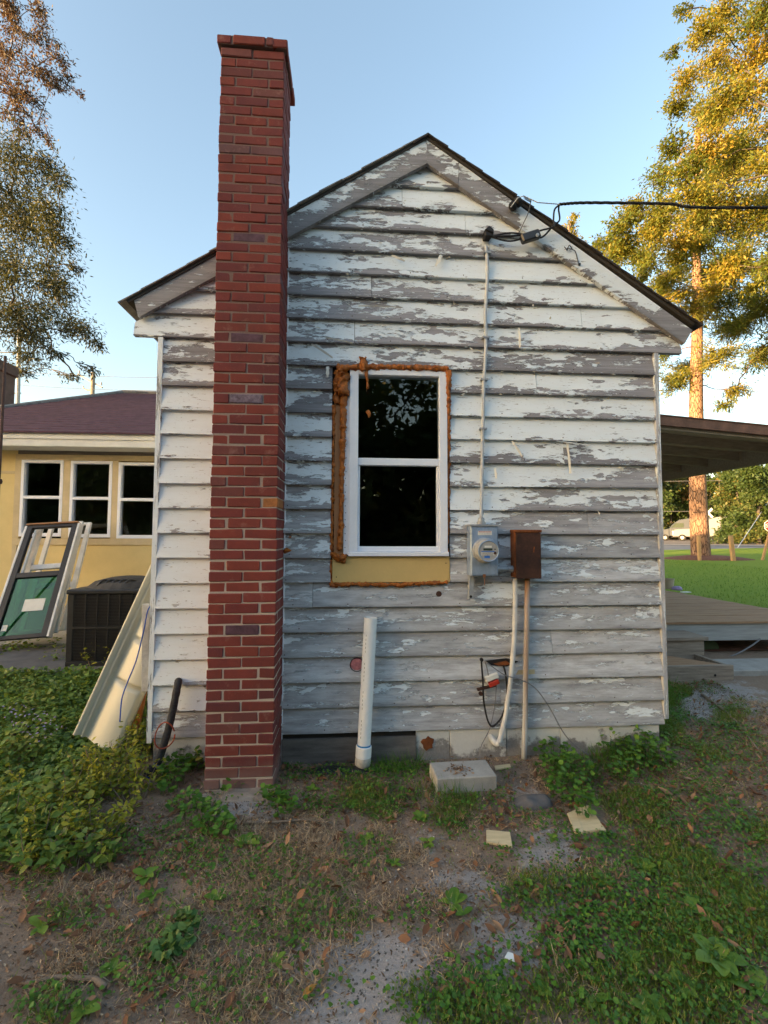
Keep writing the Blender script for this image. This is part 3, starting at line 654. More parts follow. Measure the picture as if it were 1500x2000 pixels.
# ---------------------------------------------------------------- window with spray foam
win = MB()
wy = -.012
def W(px, py, y=wy): return aty(px, py, y)
wx0, wx1, wz0, wz1 = .868, 1.572, 1.415, 2.775
window = bpy.data.objects.new('window', None); col.objects.link(window); window.parent = house; window['_w'] = house['_w']
def fr(name, x0, x1, z0, z1, y0, y1, mat='vinyl_white', bev=.003, par=None):
    m = MB(); m.box(x0, x1, y0, y1, z0, z1); return m.build(name, mat, par or window, bevel=bev)
fr('jamb', wx0, wx0+.062, wz0+.03, wz1, -.032, .06); fr('jamb', wx1-.058, wx1, wz0+.03, wz1, -.032, .06)
fr('head', wx0+.062, wx1-.058, wz1-.062, wz1, -.032, .06); fr('sill', wx0-.004, wx1+.006, wz0, wz0+.03, -.045, .06)
midz = aty(780, 903, 0).z
fr('meeting_rail', wx0+.062, wx1-.058, midz-.026, midz+.026, -.018, .03)
fr('sash_stile', wx0+.062, wx0+.076, wz0+.03, midz-.026, -.006, .035); fr('sash_stile', wx1-.074, wx1-.058, wz0+.03, midz-.026, -.006, .035)
fr('bottom_rail', wx0+.062, wx1-.058, wz0+.031, wz0+.068, -.012, .035)
fr('pane', wx0+.06, wx1-.056, midz+.02, wz1-.06, .008, .012, 'glass', 0); fr('pane', wx0+.07, wx1-.066, wz0+.06, midz-.02, .020, .024, 'glass', 0)
m = MB(); m.box(wx0-.038, wx0, -.012, -.008, wz0+.01, wz1-.10); fin = m.build('nail_fin', 'vinyl_white', window)
m = MB()
for k in range(24): m.lathe((wx0-.027+(k%2)*.004, -.0125, wz0+.06+k*.049), (0,-1,0), [(0,.0032),(.001,.0028)], 8)
m.build('nail_holes', 'dark_gap', window)['kind'] = 'stuff'
# packing around the unit: stud, dark gap, yellow insulation board
m = MB(); m.box(OPX0+.004, wx0, .015, .03, OPZ0+.02, OPZ1); m.build('gap_shade', 'dark_gap', house)  # near-black sheet painted in for the shade of the open gap
m = MB(); m.box(wx1, OPX1-.002, .015, .03, OPZ0+.02, OPZ1); m.build('gap_shade', 'dark_gap', house)
m = MB(); m.box(wx0-.105, wx0-.04, -.012, .014, OPZ0+.20, wz1-.20); m.build('stud', 'stud_wood', house)
m = MB(); m.box(OPX0+.012, OPX1-.003, -.014, .012, OPZ0+.025, wz0-.003); m.build('insulation_board', 'insul_board', house, bevel=.002)
m = MB()
for (px, py) in ((657,1127),(871,1100),(871,1135)): m.lathe(aty(px, py, -.0145), (0,-1,0), [(0,.004),(.002,.003)], 8)
m.build('screw_heads', 'rust_dark', house)['kind'] = 'stuff'
def foam(pts, rads, seed, mat='foam', amp=.45, n=12, sub=10, name='spray_foam'):
    pts = [Vector(p) for p in pts]; P = []; Rd = []
    for k in range(len(pts)-1):
        mlen = max(2, int((pts[k+1]-pts[k]).length/.008))
        for j in range(mlen):
            t = j/mlen; P.append(pts[k].lerp(pts[k+1], t)); Rd.append(rads[k]+(rads[k+1]-rads[k])*t)
    P.append(pts[-1]); Rd.append(rads[-1])
    Rd = [r*(1+.35*mnoise.noise((i*.13, seed, 0))+.3*mnoise.noise((i*.4, seed, 3))) for i, r in enumerate(Rd)]
    Rd[0] *= .4; Rd[-1] *= .4
    P = [p+Vector((.25*r*mnoise.noise((i*.2,seed,8)), 0, .25*r*mnoise.noise((i*.2,seed,11)))) for i, (p, r) in enumerate(zip(P, Rd))]
    m = MB(); m.tube(P, Rd, n)
    for i, v in enumerate(m.v): m.v[i] = v + Vector((mnoise.noise(v*38+Vector((seed,0,0))), mnoise.noise(v*38+Vector((0,seed,0))), mnoise.noise(v*38+Vector((0,0,seed)))))*((amp+.25)*.016)+Vector((mnoise.noise(v*95), mnoise.noise(v*95+Vector((9,0,0))), mnoise.noise(v*95+Vector((0,9,0)))))*.006
    return m.build(name, mat, house, smooth=True)
fy = -.030
foam([W(665,719,fy), W(707,718,fy), W(760,717,fy), W(820,718,fy), W(876,721,fy)], [.022,.024,.019,.021,.019], 1)
foam([W(877,722,fy), W(876,760,fy), W(876,900,-.008), W(875,1000,-.006), W(873,1080,-.006)], [.022,.015,.012,.012,.010], 2)
foam([W(878,740,fy), W(877,880,-.006), W(876,1040,-.006)], [.007,.008,.006], 22, 'foam_dark')
foam([W(672,724,fy), W(671,742,fy), W(668,765,-.024), W(667,775,-.018)], [.030,.042,.046,.026], 3, amp=1.1)
foam([W(662,724,-.014), W(660,765,-.014), W(656,790,-.014)], [.03,.03,.018], 33, amp=.9); foam([W(660,712,-.02), W(668,728,-.026)], [.02,.03], 34, amp=.9)
foam([W(671,772,-.016), W(670,850,-.018), W(667,960,-.016), W(665,1040,-.016), W(663,1075,-.018)], [.026,.019,.015,.017,.020], 4)
foam([W(652,790,-.008), W(651,880,-.008), W(649,980,-.008), W(648,1075,-.008)], [.014,.010,.011,.010], 5)
foam([W(646,1080,-.012), W(660,1090,-.022), W(678,1084,-.018)], [.016,.026,.016], 6, amp=.9)
foam([W(664,1088,-.02), W(671,1098,-.024), W(676,1088,-.02)], [.014,.014,.008], 66)
foam([W(646,1092,-.008), W(645,1130,-.008), W(648,1142,-.014), W(700,1141,-.014), W(780,1142,-.016), W(830,1139,-.014), W(876,1138,-.014)], [.007,.010,.018,.012,.015,.011,.013], 7)
foam([W(645,1140,-.014), W(662,1146,-.016)], [.014,.010], 8, amp=.8)
foam([W(709,698,-.030), W(710,712,-.036), W(708,724,-.038)], [.020,.030,.026], 9, 'foam', .9)
foam([W(704,696,-.03), W(706,704,-.032)], [.010,.012], 10); foam([W(715,697,-.03), W(712,704,-.032)], [.008,.012], 12)
foam([W(715,724,-.040), W(717,742,-.044), W(719,760,-.044)], [.012,.008,.009], 13, amp=.2)
foam([W(717,800,.004), W(720,808,.002), W(721,815,.002)], [.007,.011,.006], 14, amp=.3)
foam([W(565,1046,-.02), W(567,1051,-.022)], [.010,.012], 15); foam([W(557,1070,-.02), W(561,1075,-.022), W(556,1080,-.02)], [.009,.016,.008], 16, amp=.9)

# ---------------------------------------------------------------- brick chimney
chim = thing('brick_chimney', (.208, -.16, 0), 'tall red brick chimney standing against the clapboard gable wall', 'chimney')
BL, BD, BH, CH = .2045, .0955, .0590, .0667
def brickmesh(L, seed):
    rs = random.Random(seed); bm = bmesh.new(); bmesh.ops.create_cube(bm, size=1)
    for v in bm.verts: v.co = Vector((v.co.x*L, v.co.y*BD, v.co.z*BH))+Vector((rs.uniform(-.003,.003), rs.uniform(-.002,.002), rs.uniform(-.0025,.0025)))
    bmesh.ops.bevel(bm, geom=list(bm.edges), offset=.0048, segments=1, affect='EDGES')
    me = bpy.data.meshes.new('brick'); bm.to_mesh(me); bm.free(); me.materials.append(MT['brick']); return me
FULL = [brickmesh(BL, k) for k in range(12)]; HALF = [brickmesh(BD, k+20) for k in range(5)]; SML = [brickmesh(.045, 40)]
purple = {mesh: None for mesh in ()}
def brick(me, x, y, z, rz=0., mat=None):
    o = bpy.data.objects.new('brick', me); col.objects.link(o); o.parent = chim
    w = Vector(chim['_w'])
    o.location = Vector((x+random.uniform(-.003,.003), y+random.uniform(-.003,.003), z+random.uniform(-.0018,.0018)))-w
    o.rotation_euler = (random.uniform(-.006,.006), random.uniform(-.007,.007), rz+random.choice((0, math.pi))+random.uniform(-.008,.008))
    if mat:
        o.data = me.copy(); o.data.materials.clear(); o.data.materials.append(MT[mat])
    return o
hid = MB(); CW, CD = .416, .305; NC = 71
BURNT = {(49,1), (34+9,9), (31,1), (52,9), (30,9)}
for k in range(-2, NC+1):
    z = k*CH+CH/2; ex_ = .004 if k == NC else 0
    yf = -CD+BD/2-ex_
    if k % 2:            # two stretchers on the front, a stretcher behind them on each side
        for s in (0, 1): brick(random.choice(FULL), BL/2+s*(CW-BL)+random.uniform(-.001,.001), yf, z, 0)
        yb = -CD+BD+.0096+BL/2
        brick(random.choice(FULL), CW-BD/2+ex_, yb, z, math.pi/2)
        hid.box(0, BD, yb-BL/2, yb+BL/2, z-BH/2, z+BH/2)
    else:                # header end, stretcher, header end
        ys = -CD+BL/2-ex_
        brick(random.choice(FULL), BD/2, ys, z, math.pi/2); brick(random.choice(FULL), CW-BD/2+ex_, ys, z, math.pi/2, 'brick_stained' if k == 26 else None)
        brick(random.choice(FULL), CW/2, yf, z, 0, {36:'brick_burnt',42:'brick_dark',52:'brick_dark',14:'brick_dark'}.get(k))
        yb = -CD+BL+.0096+BD/2
        brick(random.choice(HALF), CW-BD/2+ex_, yb, z, math.pi/2)
        hid.box(0, BD, yb-BD/2, yb+BD/2, z-BH/2, z+BH/2)
# projecting cap course
z = (NC+1)*CH+CH/2+.004; o_ = .023
yf = -CD-o_+BD/2
for me, x in ((HALF[0], -o_+BD/2), (FULL[1], -o_+BD+.012+BL/2), (SML[0], -o_+BD+.024+BL+.0225), (HALF[2], CW+o_-BD/2)): brick(me, x, yf, z, 0)
yb = yf+BD/2+.01
for j in range(2):
    for x in (-o_+BD/2, CW+o_-BD/2): brick(FULL[j], x, yb+BL/2+j*(BL*.55), z, math.pi/2) if j == 0 else brick(HALF[1], x, yb+BL+.01+BD/2, z, math.pi/2)
hid.build('brick_backing', 'brick', chim)['kind'] = 'stuff'
m = MB(); m.box(.0045, CW-.0045, -CD+.0045, -.02, -.2, (NC+1)*CH); m.box(-o_+.008, CW+o_-.008, -CD-o_+.008, -.03, (NC+1)*CH+.006, (NC+2)*CH+.002)
m.build('mortar', 'mortar', chim)
m = MB(); m.tube([(CW+.004, -.012, z_) for z_ in np.linspace(.0, 3.72, 60)], [.006+.003*mnoise.noise((k*.5,0,0)) for k in range(60)], 6); m.build('sealant_bead', 'vinyl_white', chim, smooth=True)
# ---------------------------------------------------------------- electric meter and its cable
def curve(pts, n=10):
    """Catmull-Rom through pts"""
    P = [Vector(p) for p in pts]; P = [P[0]*2-P[1]]+P+[P[-1]*2-P[-2]]; out = []
    for i in range(1, len(P)-2):
        for k in range(n):
            t = k/n; a, b, c, d = P[i-1:i+3]
            out.append(.5*((2*b)+(c-a)*t+(2*a-5*b+4*c-d)*t*t+(3*b-a-3*c+d)*t**3))
    return out+[P[-2]]
mx0, mx1 = 1.712, 1.905; mz1, mz0 = 1.628, 1.283; MY = -.125
meter = thing('electric_meter', (1.81, -.016, mz0), 'grey metal electric meter box with a round glass meter on the clapboards', 'electric meter')
m = MB(); m.box(mx0, mx1, MY, -.016, mz0, mz1); m.build('case', 'galv', meter, bevel=.003)
m = MB(); m.box(mx0-.006, mx1+.006, MY-.010, -.016, mz1-.002, mz1+.012); m.build('rain_hood', 'galv_dull', meter, bevel=.002)
m = MB(); m.box(mx0+.006, mx1-.006, MY-.004, MY, mz0+.008, mz1-.010); m.build('cover', 'galv', meter, bevel=.0015)
mc = Vector((1.81, MY-.004, 1.458))
m = MB(); m.lathe(mc, (0,-1,0), [(0,.088),(.012,.088),(.016,.082)], 36); m.build('socket_ring', 'galv_dull', meter, smooth=False)
m = MB(); m.lathe(mc+Vector((0,-.016,0)), (0,-1,0), [(0,.080),(.04,.078),(.05,.074)], 36); body = m.build('meter_body', 'dial_grey', meter, smooth=False)
m = MB(); m.lathe(mc+Vector((0,-.066,0)), (0,-1,0), [(0,.074),(.016,.073),(.022,.068)], 36); m.build('meter_face', 'dial_grey', meter, smooth=False)
m = MB(); m.tube([mc+Vector((.069*math.cos(t), -.089, .069*math.sin(t))) for t in np.linspace(0, 2*math.pi, 37)], .004, 6, False); m.build('rim', 'galv', meter, smooth=True)
fyy = mc.y-.0885
def plate(name, x0, x1, z0, z1, mat, y=fyy):
    m = MB(); m.box(mc.x+x0, mc.x+x1, y-.0012, y, mc.z+z0, mc.z+z1); return m.build(name, mat, meter)
plate('label_plate', -.028, .022, .022, .036, 'label_white'); plate('display', -.036, .026, .004, .018, 'lcd'); plate('name_plate', -.050, .040, -.030, .000, 'label_white')
plate('name_stripe', -.050, .040, -.007, .000, 'label_blue', fyy-.0015); plate('name_block', -.030, .008, -.048, -.031, 'label_blue')
m = MB(); m.lathe((mc.x+.044, fyy, mc.z-.014), (0,-1,0), [(0,.010),(.003,.009)], 14); m.build('port', 'rust_dark', meter)
m = MB(); m.lathe((mc.x+.044, fyy, mc.z+.012), (0,-1,0), [(0,.005),(.003,.004)], 10); m.build('port', 'lcd', meter)
def lines(name, x0, x1, z, n, h, step, mat, par, y, seed):
    """rows of small printed characters as thin raised strokes"""
    rs = random.Random(seed); m = MB()
    for k in range(n):
        x = x0
        while x < x1-.003:
            w = rs.uniform(.0022, .0042); m.box(x, x+w*.75, y-.0004, y, z-k*step-h/2*rs.uniform(.6,1), z-k*step+h/2*rs.uniform(.6,1)); x += w
    return m.build(name, mat, par)
lines('print', mc.x-.045, mc.x+.035, mc.z-.012, 3, .004, .007, 'lcd', meter, fyy-.0013, 3)
m = MB(); m.box(mx0+.052, mx1-.045, MY-.0052, MY-.004, mz1-.062, mz1-.034); m.build('warning_sticker', 'label_white', meter)
lines('warning_print', mx0+.056, mx1-.05, mz1-.040, 1, .007, .01, 'label_red', meter, MY-.0053, 5); lines('warning_print', mx0+.056, mx1-.05, mz1-.050, 2, .003, .006, 'dial_grey', meter, MY-.0053, 6)
m = MB(); m.box(1.795, 1.815, MY-.008, MY-.003, mz0-.010, mz0+.012); m.tube([(1.805, MY-.006, mz0-.008), (1.807, MY-.006, mz0-.03), (1.805, MY-.006, mz0-.065)], [.002,.003,.002], 6); m.build('seal_tag', 'copper', meter)
hub = Vector((1.806, -.06, mz1+.012))
m = MB(); m.lathe(hub, (0,0,1), [(0,.031),(.018,.031),(.02,.024),(.045,.022),(.05,.016)], 16); m.build('cable_hub', 'galv_dull', meter)
m = MB(); a = aty(921,1128,-.05); b = aty(918,1170,-.05); m.bar((a.x,-.05,mz0+.002), (b.x,-.06,b.z), .035, .024, (1,0,0)); m.build('conduit_stub', 'galv_dull', meter, bevel=.002)
m = MB(); m.lathe((b.x, -.0735, b.z+.02), (0,-1,0), [(0,.010),(.001,.009)], 8); m.build('stub_hole', 'dark_gap', meter)
# flat service cable climbing the wall to the weatherhead
cab = thing('service_cable', (1.86, -.02, 1.7), 'flat grey service cable climbing the wall from the meter', 'cable')
pts = [(hub.x, -.058, hub.z+.04)]
for (px, py) in ((941,960),(942,880),(944,800),(945,742),(948,700),(949,650),(948,610),(951,560),(952,520),(949,480)): pts.append(aty(px, py, -.034))
m = MB(); m.tube(curve(pts, 6), .0125, 8); m.build('cable_run', 'cable_grey', cab, smooth=True)
for (px, py) in ((945,742),(943,838),(951,495),(948,660)):
    p = aty(px, py, -.03); m = MB(); m.box(p.x-.026, p.x+.026, -.050, -.014, p.z-.006, p.z+.006); m.build('strap', 'galv_dull', cab)
wh = aty(953, 457, -.06)
head = thing('weatherhead', wh, 'small black weatherhead at the top of the grey service cable', 'weatherhead')
m = MB(); m.box(wh.x-.028, wh.x+.022, -.085, -.014, wh.z-.03, wh.z+.012); m.prism([(wh.x-.034,wh.z+.010),(wh.x+.002,wh.z+.042),(wh.x+.034,wh.z+.016),(wh.x+.034,wh.z-.012)], -.095, -.012); m.build('hood', 'black_rubber', head, bevel=.004)
# service drop with splice, insulator and tie wire
drop = thing('overhead_service_drop', aty(1012, 396, -.06), 'black twisted overhead power cable tied to the rake board near the gable', 'cable')
e0 = aty(1092, 399, -.14); e1 = aty(1300, 398, -.30); e2 = aty(1500, 405, -.44); e3 = e2+(e2-e1)*6+Vector((0,0,.25))
main = curve([e0, aty(1150,396,-.18), e1, e2, e3], 24)
m = MB(); L = 0
for s in range(3):
    P = []
    for i, p in enumerate(main):
        t = i*.55+s*2*math.pi/3; P.append(p+Vector((0, .0045*math.cos(t), .0045*math.sin(t))))
    m.tube(P, .006, 6)
m.build('twisted_cable', 'black_rubber', drop, smooth=True)
ins = aty(1012, 396, -.10)
m = MB(); m.lathe(ins+Vector((-.055,.02,-.03)), Vector((.8,-.2,.55)), [(0,.016),(.01,.030),(.03,.034),(.045,.024),(.06,.036),(.085,.036),(.095,.018)], 14); m.build('insulator', 'black_rubber', drop)
m = MB(); m.tube([ins+Vector((-.06,-.01,-.045)), ins+Vector((-.02,-.045,.0)), ins+Vector((.03,-.03,.03)), e0+Vector((-.16,0,.004)), e0], .004, 5); m.build('bare_neutral', 'cable_grey', drop)
m = MB(); P = []
a = ins+Vector((.035,-.03,.018)); b = aty(1037, 393, -.11)
for k in range(40):
    t = k/39; c = a.lerp(b, t); P.append(c+Vector((0, .008*math.cos(k*1.1), .010*math.sin(k*1.1))))
m.tube(P, .003, 5); m.tube(curve([b, aty(1032,415,-.08), aty(1022,437,-.07), aty(1012,458,-.065)], 6), .004, 5); m.build('tie_wire', 'wire_grey', drop)
m = MB()
for off, yy in ((0,-.12),(9,-.10)):
    m.tube(curve([e0+Vector((0,0,-.004)), aty(1083+off*.9,410,yy), aty(1081+off*1.3,430,yy), aty(1081,443-off*.3,yy), aty(1060,449+off*1.5,-.085), aty(1040,455+off,-.08)], 8), .0065, 6)
m.build('drip_loop', 'black_rubber', drop, smooth=True)
m = MB()
for (pa, pb, sag, w) in ((955,1040,0,.0075),(957,1036,10,.006),(958,1030,-6,.006)):
    m.tube(curve([aty(pa,462,-.07), aty((pa+pb)/2,461+sag,-.085), aty(pb,456+abs(sag)*.4,-.085)], 8), w, 6)
m.build('leads', 'black_rubber', drop, smooth=True)
a, b = aty(1018,468,-.09), aty(1053,457,-.09)
m = MB(); m.bar(a, b, .05, .062, (0,1,0)); m.build('splice_boot', 'black_plastic', drop, bevel=.008)
m = MB(); c = aty(1049,460,-.12); m.lathe(c, (0,-1,0), [(0,.012),(.012,.012),(.014,.006)], 10); m.build('clamp_bolt', 'galv_dull', drop)
m = MB(); P = curve([aty(1102,482,-.06), aty(1108,487,-.075), aty(1112,479,-.085), aty(1118,487,-.07), aty(1124,492,-.06), aty(1130,515,-.057)], 6); m.tube(P, .003, 5); m.lathe(aty(1131,517,-.055), (0,-1,0), [(0,.009),(.01,.009)], 10); m.tube([aty(1107,490,-.06), aty(1109,483,-.07)], .003, 5)
tag(m.build('wire_scrap', 'black_rubber', None, origin=aty(1115,490,-.06)), 'short kinked black wire scrap nailed on the right rake board', 'wire')

# ---------------------------------------------------------------- rusty disconnect box and conduits
rx0, rx1, rz0, rz1 = 2.032, 2.215, 1.268, 1.600; RY = -.10
box = thing('rusty_switch_box', (2.12, -.016, rz0), 'rust brown metal switch box to the right of the electric meter', 'switch box')
m = MB(); m.box(rx0, rx1, RY, -.016, rz0, rz1); m.build('case', 'rust', box, bevel=.002)
m = MB(); m.box(rx0+.008, rx1+.004, RY-.012, RY, rz0-.006, rz1-.018); m.build('door', 'rust_dark', box, bevel=.002)
m = MB(); m.box(rx0-.004, rx1+.010, RY-.016, -.016, rz1-.016, rz1+.004); m.build('rain_hood', 'rust', box, bevel=.002)
m = MB(); m.bar((rx1+.006,-.03,rz1-.03), (rx1+.006,-.03,rz1-.055), .012, .03); m.bar((rx1-.045, RY-.013, rz1-.115), (rx1-.05, RY-.013, rz1-.155), .006, .003); m.build('latch', 'rust', box)
a, b = aty(974,1114,-.04), aty(1000,1114,-.04)
m = MB(); m.lathe((mx1, -.055, 1.325), (1,0,0), [(0,.026),(.03,.026),(.032,.019),(.09,.019),(.092,.024),(rx0-mx1,.024)], 14)
tag(m.build('nipple_pipe', 'galv_dull', None, origin=(mx1,-.055,1.325)), 'short grey pipe joining the meter box to the rusty box', 'pipe')
P = curve([(aty(1006,1130,-.05)), aty(1006,1180,-.05), aty(1004,1250,-.05), aty(998,1320,-.048), aty(988,1390,-.046), aty(980,1430,-.05), aty(975,1450,-.06)], 8)
m = MB(); m.tube(P, [.0165]*(len(P)-3)+[.0175,.0175,.019], 12); m.tube(curve([P[-1], P[-1]+Vector((-.016,.01,-.012)), P[-1]+Vector((-.036,.03,.004)), P[-1]+Vector((-.045,.06,.02))], 5), .021, 12)
tag(m.build('bent_conduit', 'conduit_white', None, True, origin=P[-1]), 'white plastic conduit bending left into the foundation under the rusty box', 'conduit')
def rustpipe():
    g = G('rust_streak'); z = g.n('SeparateXYZ', {0: g.n('NewGeometry').outputs['Position']}).outputs[2]; n = g.noise(g.pos(False, (30,30,3)), 1., 4, .6)
    f = g.n('MapRange', {0: g.math('ADD', z, g.math('MULTIPLY', n, .7)), 1: 1.05, 2: 1.65, 3: 0., 4: 1.}).outputs[0]
    s = g.n('MapRange', {0: g.math('ADD', g.noise(g.pos(False, (60,60,.6)), 1., 3, .5), g.math('MULTIPLY', z, .12)), 1: .55, 2: .68, 3: 0., 4: .7}).outputs[0]
    f = g.math('MAXIMUM', f, s)
    return g.end(g.bsdf(g.mix(f, (.50,.52,.52), g.mix(n, (.14,.04,.012), (.42,.24,.11))), .55, None, .1, .3))
rustpipe()
P = [aty(1030,1130,-.05), aty(1029,1220,-.05), aty(1027,1320,-.048), aty(1026,1400,-.046), aty(1024,1450,-.046), aty(1023,1500,-.046)]
m = MB(); m.tube(P, .0185, 14); tag(m.build('straight_conduit', 'rust_streak', None, True, origin=P[-1]), 'straight rust streaked conduit running from the rusty box to the ground', 'conduit')
# hanging wires with a red and white device
dev = thing('hanging_wires', aty(960,1330,-.05), 'black loop of wires hanging from the rotten board with a red and white part', 'wires')
m = MB(); m.tube(curve([aty(940,1288,-.03), aty(943,1330,-.05), aty(945,1370,-.05), aty(953,1408,-.045), aty(963,1418,-.045), aty(980,1400,-.045), aty(990,1360,-.045), aty(988,1320,-.04), aty(983,1298,-.02)], 8), .0065, 7); m.build('black_loop', 'black_rubber', dev, smooth=True)
m = MB(); m.lathe(aty(940,1288,-.025), (0,-1,0), [(0,.013),(.014,.013)], 10); m.build('grommet', 'black_rubber', dev)
m = MB(); m.tube(curve([aty(947,1290,-.02), aty(952,1308,-.05), aty(954,1320,-.05)], 6), .004, 5); m.tube(curve([aty(970,1334,-.05), aty(966,1380,-.045), aty(956,1424,-.045), aty(939,1460,-.05), aty(936,1492,-.09)], 8), .0035, 5); m.build('grey_wire', 'wire_grey', dev, smooth=True)
a, b = aty(948,1327,-.055), aty(972,1318,-.055)
m = MB(); m.bar(a, b, .03, .034, (0,1,0)); m.build('white_cap', 'label_white', dev, bevel=.003)
m = MB(); m.bar(aty(955,1338,-.055), aty(974,1330,-.055), .028, .032, (0,1,0)); m.build('red_block', 'ceramic_red', dev, bevel=.004)
m = MB(); m.bar(aty(932,1347,-.05), aty(968,1338,-.05), .02, .016, (0,1,0)); m.lathe(aty(938,1354,-.06), (0,-1,0), [(0,.014),(.02,.013)], 10); m.build('bracket', 'rust_dark', dev)
P = curve([aty(948,1292,-.03), aty(985,1318,-.075), aty(1015,1327,-.085), aty(1045,1344,-.08), aty(1072,1380,-.075), aty(1100,1430,-.08), aty(1125,1458,-.09), aty(1150,1474,-.11)], 8)
m = MB(); m.tube(P, .0042, 6); tag(m.build('loose_cable', 'wire_grey', None, True, origin=P[-1]), 'thin grey cable arching from the rotten board down to the clover', 'cable')

# ---------------------------------------------------------------- white drain pipe, black sheet, block and scraps
t_, b_ = aty(724,1206,-.075), aty(710,1468,-.105)
pvc = thing('drain_pipe', (b_.x, b_.y, 0), 'thick white plastic drain pipe with a blue glue ring leaning on the wall', 'pipe')
ax = (t_-b_).normalized(); L = (t_-b_).length
m = MB(); m.lathe(b_, ax, [(0,.0445),(L,.0445),(L,.038),(L-.10,.036)], 28); m.build('pipe', 'pvc', pvc, smooth=False)
m = MB(); m.lathe(b_-ax*.03, ax, [(0,.053),(.066,.053),(.070,.047)], 28); m.build('coupling', 'pvc', pvc)
m = MB(); m.lathe(b_+ax*.038, ax, [(0,.0462),(.012,.0462)], 28); m.build('glue_ring', 'pvc_blue', pvc)
m = MB(); P = curve([b_-ax*.03, b_-ax*.06+Vector((0,.004,0)), b_-ax*.085+Vector((0,.028,0)), b_-ax*.09+Vector((0,.07,0))], 6); m.tube(P, .052, 20); m.build('elbow', 'pvc_dirty', pvc, smooth=True)
m = MB()
for k in range(26):
    h = L*.12+k*L*.03
    if k % 7 < 5: c = b_+ax*h+Vector((-.026,-.0364,0)); m.obox(c, .0022, .0006, L*.016, (1,-.7,0), (.7,1,0), ax)
m.build('pipe_print', 'lcd', pvc)['kind'] = 'stuff'
def blob(name, c, sx, sy, h, mat, label, cat, seed, n=16, crump=.5, parent=None):
    m = MB(); c = Vector(c)
    for i in range(n+1):
        for j in range(n+1):
            u, v = i/n*2-1, j/n*2-1; x, y = c.x+u*sx, c.y+v*sy
            e = max(0, 1-(u*u+v*v)); k = mnoise.noise((x*9, y*9, seed))
            s_ = 1+crump*.25*mnoise.noise((u*2, v*2, seed))
            m.v.append(Vector((c.x+u*sx*s_, c.y+v*sy*s_, gz(x, y)-.012+(.014+h*e**.6*(.7+crump*k))*(1 if e > 0 else 0))))
    m.f = [(i*(n+1)+j, (i+1)*(n+1)+j, (i+1)*(n+1)+j+1, i*(n+1)+j+1) for i in range(n) for j in range(n) if max(abs(i-n/2+.5), abs(j-n/2+.5)) and ((i+.5)/n*2-1)**2+((j+.5)/n*2-1)**2 < 1.05]
    return tag(m.build(name, mat, None, True, origin=(c.x, c.y, gz(c.x, c.y))), label, cat)
p = atg(665,1512); blob('plastic_sheet', (p.x, -.12, 0), .27, .055, .03, 'black_plastic', 'crumpled black plastic sheet at the foot of the white drain pipe', 'plastic sheet', 4, 22, 1.2)
p = atg(478,1556); blob('cement_heap', (p.x-.02, -.36, 0), .26, .10, .010, 'sand_heap', 'low heap of spilled mortar in front of the chimney foot', 'mortar', 9, 18, 1.2)
p = atg(1040,1568); blob('soil_mound', (p.x, p.y, 0), .12, .07, .05, 'slab_dark', 'small dark mound of ash by the clover in front of the foundation', 'soil', 12, 16, .7)
a, b, c_, d_ = atg(853,1551), atg(971,1544), aty(848,1493,-.16), 0
blk = thing('concrete_block', ((a.x+b.x)/2, a.y+.1, 0), 'flat grey concrete block lying on the ground below the meter', 'block')
axx = (b-a).normalized(); ayy = Vector((-axx.y, axx.x, 0)); L = (b-a).length
m = MB(); c0 = (a+b)/2+ayy*.10; m.obox((c0.x, c0.y, .045), L, .20, .094, axx, ayy, (0,0,1)); bo = m.build('block_body', 'concrete', blk, bevel=.006)
n_ = 10; P, D = [], []
for k in range(90): P.append((c0.x-.03+random.gauss(0,.045), c0.y-.01+random.gauss(0,.028), .0925+random.uniform(0,.006))); D.append((random.gauss(0,1), random.gauss(0,1), .1))
tag(leafcloud('dead_leaf_heap', P, D, rng.uniform(.012,.03,90), rng.uniform(.006,.014,90), 'litter', None, LEAF4, roll=.4), 'little heap of brown leaf crumbs on top of the concrete block', kind='stuff')
def scrap(name, quad, th, mat, label, cat, yaw=0):
    P = [atg(*q) for q in quad]; z = [gz(p.x, p.y) for p in P]; zz = sum(z)/len(z)+.008
    m = MB(); n = len(P); m.add([(p.x,p.y,zz) for p in P]+[(p.x,p.y,zz+th) for p in P], [tuple(range(n-1,-1,-1)), tuple(range(n,2*n))]+[(i,(i+1)%n,(i+1)%n+n,i+n) for i in range(n)])
    return tag(m.build(name, mat, None, bevel=.0015, origin=(P[0].x,P[0].y,zz)), label, cat)
scrap('wood_scrap', [(950,1652),(1001,1658),(996,1634),(950,1628)], .012, 'raw_pine', 'small square offcut of pale wood on the bare soil', 'wood scrap')
scrap('wood_plank', [(1130,1628),(1184,1632),(1150,1582),(1128,1586)], .016, 'raw_pine', 'pale split plank end poking out of the clover patch', 'plank')
scrap('wood_sliver', [(1122,1630),(1140,1632),(1124,1590),(1108,1596)], .012, 'raw_pine', 'narrow pale sliver of wood left of the split plank end', 'wood scrap')
scrap('wood_chip', [(968,1508),(998,1503),(996,1497),(966,1502)], .012, 'raw_pine', 'thin yellow wood chip just right of the concrete block', 'wood scrap')
scrap('china_shard', [(985,1876),(1006,1884),(1004,1868),(992,1864)], .003, 'shard_white', 'white china shard on the grey sand, the larger one', 'shard')
scrap('china_shard', [(958,1864),(966,1868),(968,1860),(961,1856)], .003, 'shard_white', 'small white shard left of the larger shard on the sand', 'shard')
rs = random.Random(5); P, Fs = [], []
peb = MB()
